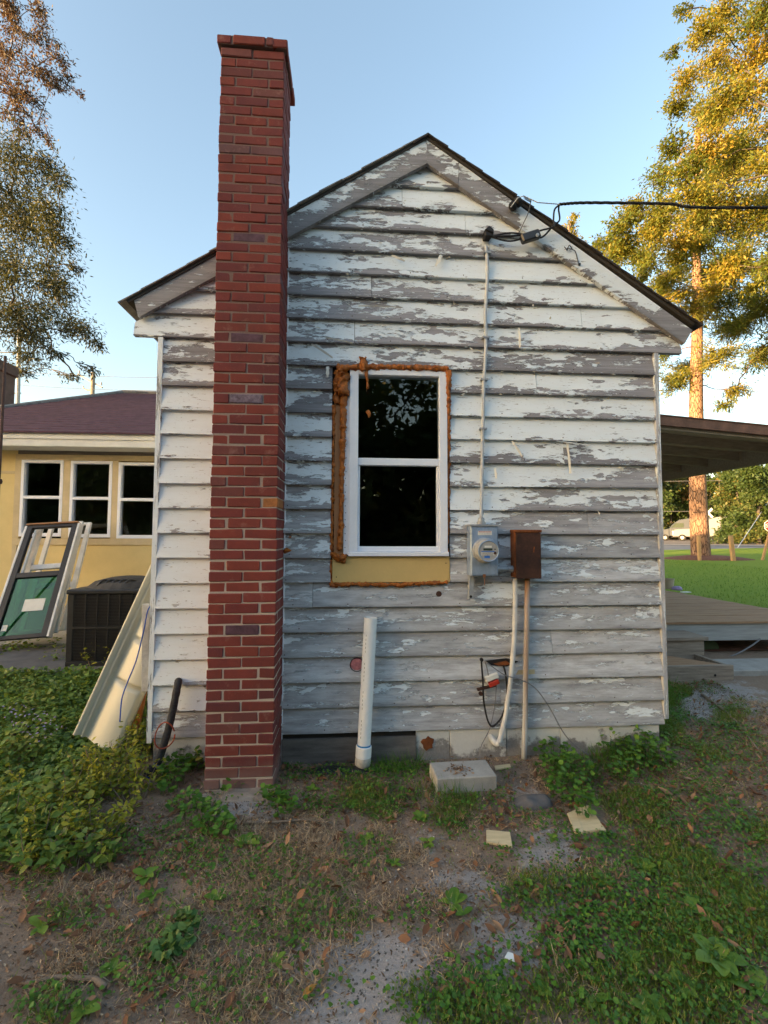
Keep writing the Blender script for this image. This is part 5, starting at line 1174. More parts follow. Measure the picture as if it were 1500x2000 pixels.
# semi trucks
def truck(px, d, label, mat, H, hood, group):
    p = on_ground(px, d); tz = p.z; q = (p-CAM); q.z = 0; q.normalize(); ux = Vector((-q.y, q.x, 0))*1    # ux = towards the left in the picture (front of the truck)
    t = thing('semi_truck', p, label, 'truck', group)
    def P(u, v, z): return p+ux*u+q*v+Vector((0,0,z))
    def ext(name, prof, w, mt, v0=0., bev=.05):
        n = len(prof); m = MB(); m.add([P(u,v0-w/2,z) for u, z in prof]+[P(u,v0+w/2,z) for u, z in prof], [tuple(range(n)), tuple(range(2*n-1,n-1,-1))]+[(i,i+n,(i+1)%n+n,(i+1)%n) for i in range(n)]); return m.build(name, mt, t, bevel=bev)
    if hood == 1:
        ext('cab', [(-3.6,.8),(-3.6,H),(-1.5,H),(.6,H-.35),(1.6,H-1.15),(2.0,2.0),(2.0,.8)], 2.5, mat)
        ext('hood', [(2.01,.7),(2.01,2.0),(3.4,1.7),(3.9,1.25),(4.0,.6)], 2.2, mat)
        ext('windscreen', [(1.0,H-.85),(1.7,H-1.25),(2.15,2.05),(1.6,2.05)], 2.1, 'glass', -.28, .0)
        ext('door_window', [(.0,2.15),(.0,2.85),(1.1,2.85),(1.6,2.15)], .05, 'lcd', -1.27, 0); ext('sleeper_window', [(-2.8,2.1),(-2.8,2.7),(-1.7,2.7),(-1.7,2.1)], .05, 'lcd', -1.27, 0); ext('roof_window', [(-2.6,3.1),(-2.4,3.5),(-1.2,3.5),(-.9,3.1)], .05, 'lcd', -1.27, 0)
    else:
        ext('hood', [(1.2,.7),(1.2,1.95),(3.6,1.8),(3.9,.7)], 2.2, mat); ext('cab', [(-.6,.8),(-.6,2.75),(.9,2.75),(1.19,2.0),(1.19,.8)], 2.4, mat)
        ext('door_window', [(-.3,1.95),(-.3,2.5),(.7,2.5),(.95,1.95)], .05, 'lcd', -1.22, 0)
        ext('sleeper', [(-4.6,.8),(-4.6,H),(-1.9,H),(-.61,H-.5),(-.61,.8)], 2.5, mat); ext('stripe', [(-4.1,H-.8),(-3.4,H-.5),(-2.8,H-.85),(-2.2,H-.55),(-2.2,H-.4),(-2.8,H-.68),(-3.4,H-.35),(-4.1,H-.6)], .05, 'lcd', -1.27, 0)
        ext('grille', [(3.72,.9),(3.72,1.6),(3.94,1.6),(3.94,.9)], 1.2, 'chrome', 0, 0)
    ext('chassis', [(-6.5,.55),(-6.5,.78),(3.2,.68),(3.2,.5)], .9, 'tyre', 0, 0)
    for u in (2.6, -4.2, -5.5):
        for v in (-1.05, 1.05):
            m = MB(); m.lathe(P(u,v-.14,.52), q, [(0,.48),(.03,.52),(.25,.52),(.28,.48)], 18); w = m.build('wheel', 'tyre', t); m = MB(); m.lathe(P(u,v+(-.15 if v < 0 else .14),.52), q, [(0,.26),(.012,.24)], 14); m.build('hub', 'chrome', w)
truck(1336, 88, 'grey semi truck cab parked beyond the road by the house corner', 'truck_grey', 3.75, 1, 'trucks parked across the road')
truck(1372, 86, 'white semi truck half hidden behind the pine trunk', 'truck_white', 3.7, 0, 'trucks parked across the road')
# white low building, signs, wires
fb = thing('far_shed', on_ground(1428, 104), 'small pale building behind the trees across the road', 'building'); p = Vector(fb['_w'])
m = MB(); m.box(p.x-4, p.x+3, p.y, p.y+5, p.z-.2, p.z+2.4); m.build('wall', 'far_wall', fb); m = MB(); m.prism([(p.x-4.4,p.z+2.4),(p.x+3.4,p.z+2.4),(p.x-.5,p.z+4.2)], p.y-.4, p.y+5.4); m.build('roof', 'far_roof', fb)
m = MB(); m.box(p.x+.5, p.x+1.6, p.y-.03, p.y-.002, p.z+1, p.z+2); m.build('window', 'lcd', fb); m = MB(); m.box(p.x-2.4, p.x-1.4, p.y-.03, p.y-.002, p.z, p.z+2); m.build('door', 'tyre', fb)
cb = thing('crossbuck_sign', on_ground(1381, 54), 'white railroad crossbuck sign mostly hidden behind the pine trunk', 'sign'); p = Vector(cb['_w'])
c = atd(1381, 1002, (p-CAM).dot(fw)); m = MB(); m.tube([p, (p.x,p.y,c.z+.3)], .06, 8); m.build('post', 'pole_grey', cb)
for k, s in enumerate((1, -1)):
    dv = Vector((rt.x, rt.y, .95*s)).normalized(); m = MB(); m.bar(c-dv*.62+Vector((0,-.07-k*.03,0)), c+dv*.62+Vector((0,-.07-k*.03,0)), .025, .22, (0,1,0)); m.build('board', 'sign_white', cb)
sp = on_ground(1510, 31); sg = thing('stop_sign', sp, 'red stop sign at the right edge beyond the lawn', 'sign')
c = atd(1511, 1027, (sp-CAM).dot(fw)); q = (CAM-c); q.z = 0; q.normalize(); sr = Vector((-q.y, q.x, 0))
m = MB(); m.tube([sp-Vector((0,0,.2)), (sp.x,sp.y,c.z-.02)], .035, 8); m.build('post', 'pole_grey', sg)
def octo(r, off, mt, nm):
    m = MB(); P = [c+q*off+(sr*math.cos(math.pi/8+k*math.pi/4)+Vector((0,0,1))*math.sin(math.pi/8+k*math.pi/4))*r for k in range(8)]; m.add(P+[v-q*.006 for v in P], [tuple(range(8)), tuple(range(15,7,-1))]+[(i,i+8,(i+1)%8+8,(i+1)%8) for i in range(8)]); return m.build(nm, mt, sg)
octo(.40, .045, 'sign_white', 'border'); octo(.365, .052, 'sign_red', 'plate')
tc = bpy.data.curves.new('lettering', 'FONT'); tc.body = 'STOP'; tc.size = .27; tc.align_x = 'CENTER'; tc.align_y = 'CENTER'; tc.extrude = .003
to0 = bpy.data.objects.new('lettering_curve', tc); col.objects.link(to0); bpy.context.view_layer.update(); lm = bpy.data.meshes.new_from_object(to0.evaluated_get(bpy.context.evaluated_depsgraph_get())); bpy.data.objects.remove(to0)
to = bpy.data.objects.new('lettering', lm); col.objects.link(to); to.data.materials.append(MT['sign_white']); to.parent = sg
rm = Matrix((sr, (0,0,1), q)).transposed().to_4x4(); rm.translation = c+q*.056-Vector(sg['_w']); to.matrix_local = rm
m = MB(); a = on_ground(1487, 30); b = atd(1500, 1052, (a-CAM).dot(fw)); m.bar(a, a+(b-a)*1.4, .09, .09); tag(m.build('leaning_stick', 'stake_wood', None, origin=a), 'pale wooden stick leaning beside the stop sign', 'stick')
a, b = on_ground(1440, 46), atd(1494, 990, 50); m = MB(); m.tube([a, b+(b-a)*.8], .03, 5); tag(m.build('guy_wire', 'cable_grey', None, origin=a), 'pale slanting guy wire before the trees across the road', 'wire')
for k, (y0_, y1_) in enumerate(((942,936),(998,1000))):
    m = MB(); A_, B_ = atd(1150,y0_,58), atd(1620,y1_,58); m.tube([A_, B_], .03, 5, False); tag(m.build('roadside_line', 'wire_grey', None, origin=A_), ('upper' if k == 0 else 'lower')+' utility line crossing in front of the far trees at the right', 'power line', 'utility lines over the road')

# ---------------------------------------------------------------- trees
def limb(m, p0, p1, r0_, r1_, n=7, wob=.08, seed=0, sag=0.):
    L = (p1-p0).length; P = []
    for i in range(n+1):
        t = i/n; j = Vector((mnoise.noise((t*2.5,seed,0)), mnoise.noise((t*2.5,seed,5)), mnoise.noise((t*2.5,seed,9))))*wob*L*math.sin(math.pi*min(1,t*1.0+.0))
        P.append(p0.lerp(p1, t)+j+Vector((0,0,sag*L*math.sin(math.pi*t))))
    m.tube(P, [r0_+(r1_-r0_)*(i/n)**.8 for i in range(n+1)], 6); return P
def tree(name, base, trunk, r, clumps, label, bark, leaf, nleaf, size, cat='tree', group=None, twigs=5, tw=1.0, leaf2=None, aspect=.38, needle=False, trunk_r1=None, droop=.2):
    """clumps: list of (centre, radius, weight); limbs grow from the trunk to every clump, twigs inside it, leaves along the twigs"""
    t = thing(name, base, label, cat, group); m = MB()
    TP = trunk; nT = len(TP); tr1 = trunk_r1 or r*.25
    TPc = curve(TP, 6); m.tube(TPc, [r*(1.25 if i == 0 else 1)+(tr1-r)*(i/(len(TPc)-1)) for i in range(len(TPc))], 14)
    m.build('trunk', bark, t, smooth=True)
    mb = MB(); P, D, LL, cl = [], [], [], []; rmed = float(np.median([k_[1] for k_ in clumps]))
    nodes = [(q, 9) for q in TPc[len(TPc)//4:]]
    order = sorted(clumps, key=lambda k_: min((Vector(k_[0])-q).length for q in TPc))
    for ci, (c, rad, wgt) in enumerate(order):
        c = Vector(c)
        # attach point: on the trunk, lower than the clump
        best, gen = min(nodes, key=lambda q: (q[0]-c).length*(1 if q[1] < 9 else .8) + max(0, q[0].z-c.z)*.6)
        lp = limb(mb, best, c, max(.010, min(r*.4, rad*(.050 if gen == 9 else .030))), max(.006, rad*.018), 8, .16, ci*1.7, .05)
        nodes.append((c, 1))
        nt_ = max(2, int(twigs*(.6+.8*random.random()))); bias = random.uniform(.15,.85)
        for k in range(nt_):
            e = Vector((random.gauss(0,1), random.gauss(0,1), random.gauss(0,.75))); e = e.normalized()*rad*random.uniform(.45,1.05)
            s = lp[random.choice((5,6,7,8,8))]; tp = limb(mb, s, c+e, max(.005,rad*.014), max(.003,rad*.004), 4, .12, ci+k*3.1, -.03)
            nl = max(3, int(nleaf*wgt*min(1.6, (rad/rmed)**1.7)/nt_))
            for q in range(nl):
                u = random.random()**.7; i = min(3, int(u*4)); b0 = tp[i].lerp(tp[i+1], u*4-i)
                g = rad*(.10+.16*random.random())*tw
                P.append(b0+Vector((random.gauss(0,g), random.gauss(0,g), random.gauss(0,g*.8)-g*droop)))
                dv = (tp[-1]-tp[0]).normalized()*.6+Vector((random.gauss(0,.6), random.gauss(0,.6), random.gauss(0,.5)-droop)); D.append(dv)
                LL.append(size*random.uniform(.6,1.35)); cl.append(bias+random.uniform(-.3,.3))
    mb.build('limbs', bark, t, smooth=True)['kind'] = 'stuff'
    LL = np.array(LL); o = leafcloud('crown', np.array(P), np.array(D), LL, LL*aspect, leaf, t, LEAF4, roll=.9, tint=np.clip(np.array(cl), 0, 1))
    return t, o
def pix_clumps(L, d0, spread, rpx):
    out = []
    for (x, y, r) in L:
        d = d0+random.uniform(-spread, spread); out.append((atd(x, y, d), r/F*d*rpx, 1.))
    return out
# pine beyond the lawn: pale lit trunk, crown of needle clumps
b0 = pb.copy(); D0 = (pb-CAM).dot(fw)
trunk = [b0+Vector((0,0,-.2))]+[Vector((atd(x, y, D0).x, b0.y, atd(x, y, D0).z)) for x, y in ((1368,1000),(1369,900),(1371,800),(1376,700),(1382,600),(1385,480),(1392,340),(1400,200))]
L = [(1320,740,38),(1345,720,40),(1400,700,40),(1300,690,28),(1440,640,50),(1480,690,45),(1420,600,55),(1350,610,45),(1490,590,60),(1380,540,60),(1450,520,60),(1300,560,40),(1530,520,60),(1420,440,70),(1350,420,60),(1500,420,60),(1400,330,60),(1460,300,60),(1400,220,50),(1440,760,25),(1420,790,18),(1540,640,60),(1570,580,60)]
def needles(cl, n, size):
    return cl
pine, crown = tree('pine_tree', b0, trunk, .46, pix_clumps(L, D0, 2.6, 1.0), 'tall pine beyond the lawn with a sunlit orange trunk', 'pine_bark', 'leaf_pine', 2400, .30, twigs=12, aspect=.16, tw=1.0, trunk_r1=.12, droop=.1)
# broadleaf tree at the right, trunk outside the frame
DO = 17.
L = []
outline = [(1180,470,32),(1215,440,40),(1200,500,35),(1250,490,50),(1240,400,36),(1290,430,55),(1290,350,40),(1310,280,36),(1320,210,34),(1345,150,36),(1310,105,16),(1370,60,45),(1330,20,18),(1420,20,55),(1400,110,55),(1385,210,55),(1360,300,60),(1350,390,60),(1300,540,40),(1340,500,55),(1420,400,65),(1430,300,60),(1450,200,60),(1470,110,60),(1480,20,60),(1490,330,60),(1480,430,65),(1440,500,55),(1500,250,60),(1540,150,70),(1550,300,70),(1560,420,70),(1540,40,70),(1600,220,80),(1620,380,80),(1610,90,80),(1500,520,45),(1380,570,30),(1290,585,20),(1330,570,28),(1250,545,20),(1165,480,14),(1475,560,30),(1150,500,18),(1215,480,36),(1270,460,45),(1260,520,34),(1230,430,24),(1340,340,45),(1300,400,40),(1370,470,50),(1410,530,45),(1320,470,45)]
tb_ = on_ground(1720, DO+3); trunk = [tb_, tb_+Vector((-.1,0,2)), tb_+Vector((-.2,.1,4.5)), tb_+Vector((-.1,.3,7.5)), tb_+Vector((-.5,.2,11)), tb_+Vector((-.7,.3,15))]
tree('oak_tree', tb_, trunk, .38, pix_clumps(outline, DO+1.5, 3.0, .86), 'large golden lit broadleaf tree hanging in from the right edge', 'bark_dark', 'leaf_oak', 1350, .14, twigs=14, aspect=.42, tw=1.15)
# treetop peeping over the roof
tb2 = on_ground(1122, 30); L = [(1120,440,16),(1112,465,18),(1130,470,18),(1122,500,22),(1105,510,20),(1140,520,22),(1122,420,8),(1100,560,30),(1150,570,30)]
tree('small_tree', tb2, [tb2, tb2+Vector((0,0,6)), tb2+Vector((0,0,14)), tb2+Vector((0,0,21))], .25, pix_clumps(L, 30, .8, 1.), 'slender treetop peeping over the right roof slope', 'bark_pale', 'leaf_oak', 520, .19, twigs=7)
# far trees across the road
k = 0
for (px, d, h, w, leaf, lb) in ((1265,100,14,7,'leaf_far','dark green tree behind the grey truck, next to the house corner'), (1312,108,15,7,'leaf_far','dense green tree right behind the grey truck'), (1345,112,16,7,'leaf_far_brown','rusty leaved tree left of the pine trunk across the road'),
    (1388,114,15,6,'leaf_far','green tree right of the pine trunk across the road'), (1408,106,13,5,'leaf_far','green tree above the small pale building'), (1440,66,8.2,4.2,'leaf_far','yellow green bushy tree in front of the pale building'), (1482,62,8.6,4.5,'leaf_far','yellow green tree behind the stop sign'), (1530,90,14,7,'leaf_far','tall green tree at the right edge across the road'), (1462,100,13,6,'leaf_far','dark tree behind the yellow green bushy one')):
    p = on_ground(px, d); cl = []
    for q in range(13): a_ = random.uniform(0, 6.28); rr = w*.42*math.sqrt(random.random()); zz = h*random.uniform(.22,.92); cl.append((p+Vector((rr*math.cos(a_), rr*math.sin(a_), zz)), w*random.uniform(.22,.32), 1.))
    for q in range(4): a_ = random.uniform(0, 6.28); cl.append((p+Vector((w*.3*math.cos(a_), w*.3*math.sin(a_), h*.1)), w*.25, 1.))
    tree('far_tree', p, [p, p+Vector((0,0,h*.3)), p+Vector((.2,0,h*.6)), p+Vector((0,0,h*.9))], .22, cl, lb, 'bark_dark', leaf, 330 if d > 70 else 800, .62 if d > 70 else .34, group='trees across the road', twigs=4, aspect=.55, tw=1.5)
# low brush along the lot edge
for (px, d, lb) in ((1402,60,'low scrub across the road right of the pine'), (1418,62,'low scrub in front of the small pale building')):
    p = on_ground(px, d); cl = [(p+Vector((random.uniform(-1,1), random.uniform(-.5,.5), random.uniform(.2,.7))), .5, 1.) for q in range(5)]
    tree('scrub_bush', p, [p, p+Vector((0,0,.3)), p+Vector((0,0,.5)), p+Vector((0,0,.7))], .04, cl, lb, 'bark_dark', 'leaf_far', 60, .25, 'bush', 'scrub along the lot', twigs=3, aspect=.5)
# pecan at the left: feathery branches hanging into the frame
DL = 9.5
L1 = [(60,650,45),(20,600,60),(100,600,45),(140,630,30),(170,640,26),(190,670,16),(30,520,70),(90,520,50),(120,560,35),(60,440,60),(20,380,70),(90,400,45),(110,460,40),(30,300,60),(90,320,38),(120,345,22),(150,520,14),(60,690,30),(110,690,16),(-40,450,90),(-60,330,90),(-40,580,80),(-60,680,60),(50,730,16),(145,735,12),(180,720,14)]
L2 = [(30,40,45),(80,60,40),(20,110,45),(70,130,40),(120,110,26),(140,160,20),(110,170,28),(60,190,36),(20,180,45),(30,240,40),(70,250,25),(95,275,14),(-50,60,80),(-60,200,80),(75,15,25),(155,185,12),(10,0,40)]
tl = atd(-330, 1000, DL+1.5); tl.z = gz(tl.x, tl.y); trunk = [tl, tl+Vector((.1,0,2.5)), tl+Vector((.3,.1,5)), tl+Vector((.4,0,8)), tl+Vector((.3,.2,12))]
t, o = tree('pecan_tree', tl, trunk, .3, pix_clumps(L1, DL, 1.4, 1.)+[(tl+Vector((random.uniform(-3.5,1), random.uniform(-2,3), random.uniform(3.5,11))), 1.2, .35) for q in range(22)], 'dark tree with feathery leaves hanging in at the left', 'bark_dark', 'leaf_pecan', 3600, .085, twigs=15, aspect=.27, tw=1.7, droop=.5)
tl2 = atd(-420, 1000, DL+4); tl2.z = gz(tl2.x, tl2.y)
tree('bare_branched_tree', tl2, [tl2, tl2+Vector((.2,0,4)), tl2+Vector((.3,.1,8)), tl2+Vector((.4,0,12)), tl2+Vector((.3,.2,15))], .26, pix_clumps(L2, DL+2.5, 1.2, 1.), 'thin brown leaved branches in the upper left corner of the sky', 'bark_dark', 'leaf_pecan_brown', 620, .095, twigs=11, aspect=.3, tw=.8, droop=.3)
# added unseen row blocking the low sun, and trees behind mirrored in the window
def yardtree(x, y, h, w, lb, n=150, nc_=26, leaf='leaf_dark', sz=.34, zmin=.10):
    p = Vector((x, y, gz0(x, y))); cl = []
    for q in range(nc_): a_ = random.uniform(0, 6.28); rr = w*.5*math.sqrt(random.random()); cl.append((p+Vector((rr*math.cos(a_), rr*math.sin(a_), h*random.uniform(zmin,.95))), w*random.uniform(.16,.26), 1.))
    tree('yard_tree', p, [p, p+Vector((0,0,h*.3)), p+Vector((.2,0,h*.6)), p+Vector((0,0,h*.92))], .25, cl, lb, 'bark_dark', leaf, n, sz, group='trees round the yard', twigs=5, aspect=.5, tw=1.3)
dirn = Vector((SUN_DIR.x, SUN_DIR.y, 0)); prp = Vector((-dirn.y, dirn.x, 0))
for k, off in enumerate((-4.6, -1., 2.6, 6.2, 9.5)):
    q = Vector((1, -1, 0))+dirn*(66+4*(k % 2))+prp*off; yardtree(q.x, q.y, 12.5, 8, 'unseen evergreen added far outside the left edge to block the low sun', 420, 80, 'leaf_dark', .9, .02)
for i, (x, y, h, w) in enumerate(((-4.5,-15,8,7),(.5,-17,9,7),(5.6,-15.5,6.2,6),(11,-17,6.5,7),(16,-19,9,8),(-10,-17,8,8),(-15.5,-18,7.5,7),(-20.5,-19,7.5,7))): yardtree(x, y, h, w, 'evergreen yard tree behind the photographer', 240, 60, 'leaf_far', .5, .04)
# the wood behind the lot reads as one mass
n = 26000; A_ = np.radians(rng.uniform(14, 66, n)); Dd = rng.uniform(118, 150, n); Hh = (15+4*np.array([mnoise.noise((a*22, 1, 0)) for a in A_]))*rng.random(n)**.8
PW = np.column_stack([CAM.x+Dd*np.sin(A_), CAM.y+Dd*np.cos(A_), .9+Hh])
tag(leafcloud('far_wood', PW, rng.normal(0,1,(n,3)), rng.uniform(.9,1.8,n), rng.uniform(.6,1.1,n), 'leaf_far', None, LEAF4), 'continuous dark green wood behind the lot across the road', kind='stuff')
# ---------------------------------------------------------------- near vegetation
AVOID = [(976,1643,32,18,1.),(1148,1606,38,30,1.),(910,1522,68,30,1.),(982,1503,18,6,1.),(995,1874,16,12,1.),(1040,1566,34,20,1.)]
def scatter(n, dens, x0=-2.4, x1=4.6, y0=-1.95, y1=1.6, maxtry=60):
    """random ground points; dens(px,py,x,y) in 0..1 arrays"""
    out = []; got = 0
    for _ in range(maxtry):
        X = rng.uniform(x0, x1, n); Yv = rng.uniform(y0, y1, n); Z = np.zeros(n)
        px, py = projv(np.stack([X, Yv, Z], 1)); ok = (px > -120) & (px < 1620) & (py < 2120)
        inside = ((X > HX0-.05) & (X < HX1+.05) & (Yv > -.03)) | ((X > -.02) & (X < .43) & (Yv > -.32) & (Yv < 0))
        step = ((X > HX1) & (Yv > 1.27)) | (ell(px, py, AVOID) > .3)
        k = ok & ~inside & ~step & (rng.random(n) < dens(px, py, X, Yv)); out.append(np.stack([X[k], Yv[k]], 1)); got += k.sum()
        if got >= n: break
    A = np.concatenate(out)[:n]; Z = np.array([gz(a, b) for a, b in A]); return np.column_stack([A, Z])
nse = lambda X, Yv, s, o: np.array([mnoise.noise((a*s, b*s, o)) for a, b in zip(X, Yv)])
GREEN = [(1300,1850,330,260,1.),(1420,1700,160,120,.8),(900,1960,140,70,.9),(90,1960,90,50,.7),(350,1840,50,40,.2),(1150,1760,90,120,.8),(130,1790,90,45,.5),(860,1600,70,50,.6),(620,1570,60,30,.5),(690,1790,30,25,.4),(1420,1440,100,60,.5),(800,1560,120,40,.6),(1310,1400,40,80,.9),(1200,1660,60,60,.6),(1000,1650,60,60,.4),(770,1510,200,25,.5)]
DRY = [(850,1900,80,60,.4),(1100,1950,90,50,.3),(560,1740,200,140,1.),(300,1880,220,110,.8),(680,1680,140,80,.8),(480,1930,180,80,1.),(200,1760,180,60,.5),(830,1760,70,60,.5),(1000,1950,120,50,.3)]
LITTER = [(1330,1580,260,150,1.),(1250,1820,260,150,.8),(330,1660,260,70,1.),(700,1560,200,60,.9),(250,1860,260,110,.7),(1000,1580,140,60,.7),(560,1800,200,110,.5),(1100,1800,300,120,.35),(1400,1500,150,80,1.),(1420,1345,120,20,1.),(60,1720,90,60,.9)]
IVY = [(110,1390,230,110,1.),(60,1500,160,90,1.),(30,1620,120,80,1.),(250,1310,90,30,.8)]
def patch(px, py, L, x, y, s, o, k=.6):
    return np.clip(ell(px, py, L)+k*nse(x, y, s, o)-.15, 0, 1)
def blades(name, n, dens, mat, h, w, label, lean=.5, region=None, tmin=0., tmax=1.):
    P = scatter(n, dens, **(region or {})); k = len(P); D = np.column_stack([rng.normal(0,lean,k), rng.normal(0,lean,k), np.ones(k)])
    LL = h*rng.uniform(.45,1.25,k); P[:,2] -= .004
    return tag(leafcloud(name, P, D, LL, w*rng.uniform(.7,1.3,k), mat, None, BLADE, np.tile([1.,0,0],(k,1)), roll=1., tint=rng.uniform(tmin,tmax,k), curl=rng.uniform(-.5,.1,k)), label, kind='stuff')
blades('grass_blades', 30000, lambda px,py,x,y: np.clip(patch(px,py,GREEN,x,y,2.6,1,1.7)-.30,0,1)*(ell(px,py,GREEN)>.15), 'grass', .046, .0032, 'short green lawn grass growing in patches on the yard', .55)
blades('dry_grass', 34000, lambda px,py,x,y: patch(px,py,DRY,x,y,5.,7,.8), 'dry_grass', .05, .0028, 'dead straw coloured grass lying flat on the yard', 1.5)
blades('sparse_grass', 6000, lambda px,py,x,y: np.clip(.35+.9*nse(x,y,3.,20)-ell(px,py,BARE)*.6,0,1), 'grass', .045, .003, 'thin scattered grass over the yard', .7, None, .3, 1.)
blades('edge_grass', 2200, lambda px,py,x,y: ell(px,py,[(1200,1490,60,25,1.),(780,1500,60,14,.8),(1300,1370,20,60,.5),(860,1560,70,20,.6)]), 'leaf_clover', .11, .004, 'taller grass tufts along the foot of the foundation', .4)
# leaf litter: crumbs and whole leaves
def leaves(name, n, dens, size, asp, mat, label, lift=.004, tilt=.35, tmin=0., tmax=1., shape=LEAF8):
    P = scatter(n, dens); k = len(P); P[:,2] += lift*rng.uniform(.2,1.8,k); D = np.column_stack([rng.normal(0,1,k), rng.normal(0,1,k), rng.normal(0,tilt,k)]); LL = size*rng.uniform(.5,1.3,k)
    return tag(leafcloud(name, P, D, LL, LL*asp*rng.uniform(.6,1.3,k), mat, None, shape, roll=.35, tint=rng.uniform(tmin,tmax,k), curl=rng.uniform(-.25,.35,k)), label, kind='stuff')
leaves('leaf_crumbs', 34000, lambda px,py,x,y: np.clip(patch(px,py,LITTER,x,y,3.,4,.7)+.42-ell(px,py,BARE)*.25,0,1), .020, .35, 'litter', 'brown crumbled leaf litter covering the soil', .006, .4, 0, 1, LEAF4)
leaves('twig_litter', 2600, lambda px,py,x,y: np.clip(patch(px,py,LITTER,x,y,3.,4,.7)+.2,0,1), .045, .05, 'litter', 'fine twigs and stalks mixed into the litter', .008, .2, .4, 1, LEAF4)
leaves('leaf_litter', 2800, lambda px,py,x,y: np.clip(patch(px,py,LITTER,x,y,2.5,4,.8)+.18,0,1), .046, .42, 'dead_leaf', 'brown fallen leaves lying among the litter', .014, .4, 0, .85)
PYR = (np.array([(-.5,-.5,0),(.5,-.4,0),(.45,.5,0),(-.4,.5,0),(.05,0,.7)]), [(0,1,4),(1,2,4),(2,3,4),(3,0,4)])
P = scatter(15000, lambda px,py,x,y: np.clip(.35+ell(px,py,BARE)*.7-ell(px,py,GREEN)*.3,0,1)); k = len(P); LL = rng.uniform(.0025,.009,k)
tag(leafcloud('soil_grit', P, np.column_stack([rng.normal(0,1,k), rng.normal(0,1,k), rng.normal(0,.2,k)]), LL, LL, 'grit', None, PYR, roll=.2, tint=rng.random(k)**1.6), 'fine grit and soil crumbs covering the bare ground', kind='stuff')
# the largest fallen leaves one by one
def leafmesh(seed):
    rs = random.Random(seed); L, Wd = 1., rs.uniform(.32,.5); nU, nV = 6, 4; V_, F_ = [], []; c1, c2 = rs.uniform(-.5,.7), rs.uniform(.1,.9)
    for i in range(nU+1):
        u = i/nU; w = Wd*(math.sin(math.pi*min(1,u*.96+.02))**.75)*(1-.25*u)*.5
        for j in range(nV+1): v = j/nV*2-1; V_.append((u-.5, v*w, c1*.35*(u-.5)**2+c2*abs(v)**1.6*w*.9+.02*mnoise.noise((u*5,v*3,seed))))
    for i in range(nU):
        for j in range(nV): a = i*(nV+1)+j; F_.append((a, a+nV+1, a+nV+2, a+1))
    me = bpy.data.meshes.new('fallen_leaf'); me.from_pydata(V_, [], F_); me.polygons.foreach_set('use_smooth', [True]*len(F_))
    at = me.attributes.new('tint', 'FLOAT', 'POINT'); at.data.foreach_set('value', [rs.uniform(.1,.88)]*len(V_)); me.materials.append(MT['dead_leaf']); return me
LM = [leafmesh(k) for k in range(14)]
Pl = scatter(150, lambda px,py,x,y: np.clip(patch(px,py,LITTER,x,y,2.5,9,.8)+.3,0,1), y1=-.1)
zone = lambda px: 'left' if px < 560 else ('middle' if px < 1000 else 'right')
for p in Pl:
    o = bpy.data.objects.new('fallen_leaf', random.choice(LM)); col.objects.link(o); s = random.uniform(.05,.095); o.location = (p[0], p[1], p[2]+.012); o.scale = (s, s, s)
    o.rotation_euler = (random.gauss(0,.3), random.gauss(0,.3), random.uniform(0,6.28))
    z_ = zone(proj(p)[0]); tag(o, 'curled brown fallen leaf on the '+z_+' part of the yard in front of the house', 'leaf', 'large fallen leaves on the '+z_+' of the yard')
o = bpy.data.objects.new('fallen_leaf', leafmesh(77)); o.data.attributes['tint'].data.foreach_set('value', [1.]*len(o.data.vertices)); col.objects.link(o); p = atg(605,1940); o.location = (p.x,p.y,p.z+.012); o.scale = (.06,.06,.06); o.rotation_euler = (0,0,.7); tag(o, 'single bright orange leaf on the grey sand at the bottom', 'leaf')
# clover and ground ivy carpets
def rosette(P, D, LL, WW, c, n, r, size, lift, asp):
    for k in range(n):
        a = random.uniform(0, 6.28); q = r*math.sqrt(random.random()); x, y = c[0]+q*math.cos(a), c[1]+q*math.sin(a); h = lift*random.uniform(.4,1.1)*(1-.5*(q/r)**2)
        P.append((x, y, gz(x, y)+h)); D.append((math.cos(a)+random.gauss(0,.6), math.sin(a)+random.gauss(0,.6), random.gauss(.05,.25))); LL.append(size*random.uniform(.6,1.3)); WW.append(LL[-1]*asp)
TRI = (np.array([(0,0,0),(.18,.42,.05),(.62,.55,.08),(.95,.25,.0),(.86,0,.02),(.95,-.25,.0),(.62,-.55,.08),(.18,-.42,.05),(.5,0,-.06)]), [(0,8,1),(1,8,2),(2,8,3),(3,8,4),(4,8,5),(5,8,6),(6,8,7),(7,8,0)])
def clump(name, blobs, mat, size, label, cat, lift, asp=.9, shape=TRI, dens=1.0, grp=None, stems=True):
    c0 = atg(*blobs[0][:2]); t = thing(name, c0, label, cat, grp); P, D, LL, WW = [], [], [], []
    for (px, py, rpx, n) in blobs: c = atg(px, py); dd = (c-CAM).dot(fw); rosette(P, D, LL, WW, c, int(n*dens), rpx/F*dd, size, lift, asp)
    o = leafcloud('leaves', P, D, np.array(LL), np.array(WW), mat, t, shape, roll=.35); o['kind'] = 'stuff'
    m = MB()
    for k in range(0, len(P), 3): p = Vector(P[k]); g = gz(p.x, p.y); m.tube([(p.x+random.gauss(0,.008), p.y+random.gauss(0,.008), g-.003), p], .0012, 4, False)
    m.build('stems', mat, t)['kind'] = 'stuff'
    return t
clump('clover_patch', [(1090,1490,40,130),(1120,1520,45,130),(1110,1560,40,110),(1140,1590,30,60),(1080,1520,30,60)], 'leaf_clover', .029, 'dense bright green clover clump left of the right foundation corner', 'clover', .14)
clump('clover_patch', [(1190,1465,35,90),(1230,1460,45,140),(1270,1480,40,110),(1240,1500,40,90),(1295,1500,22,40),(1215,1530,25,40)], 'leaf_clover', .029, 'dense green clover clump at the right foundation corner', 'clover', .16)
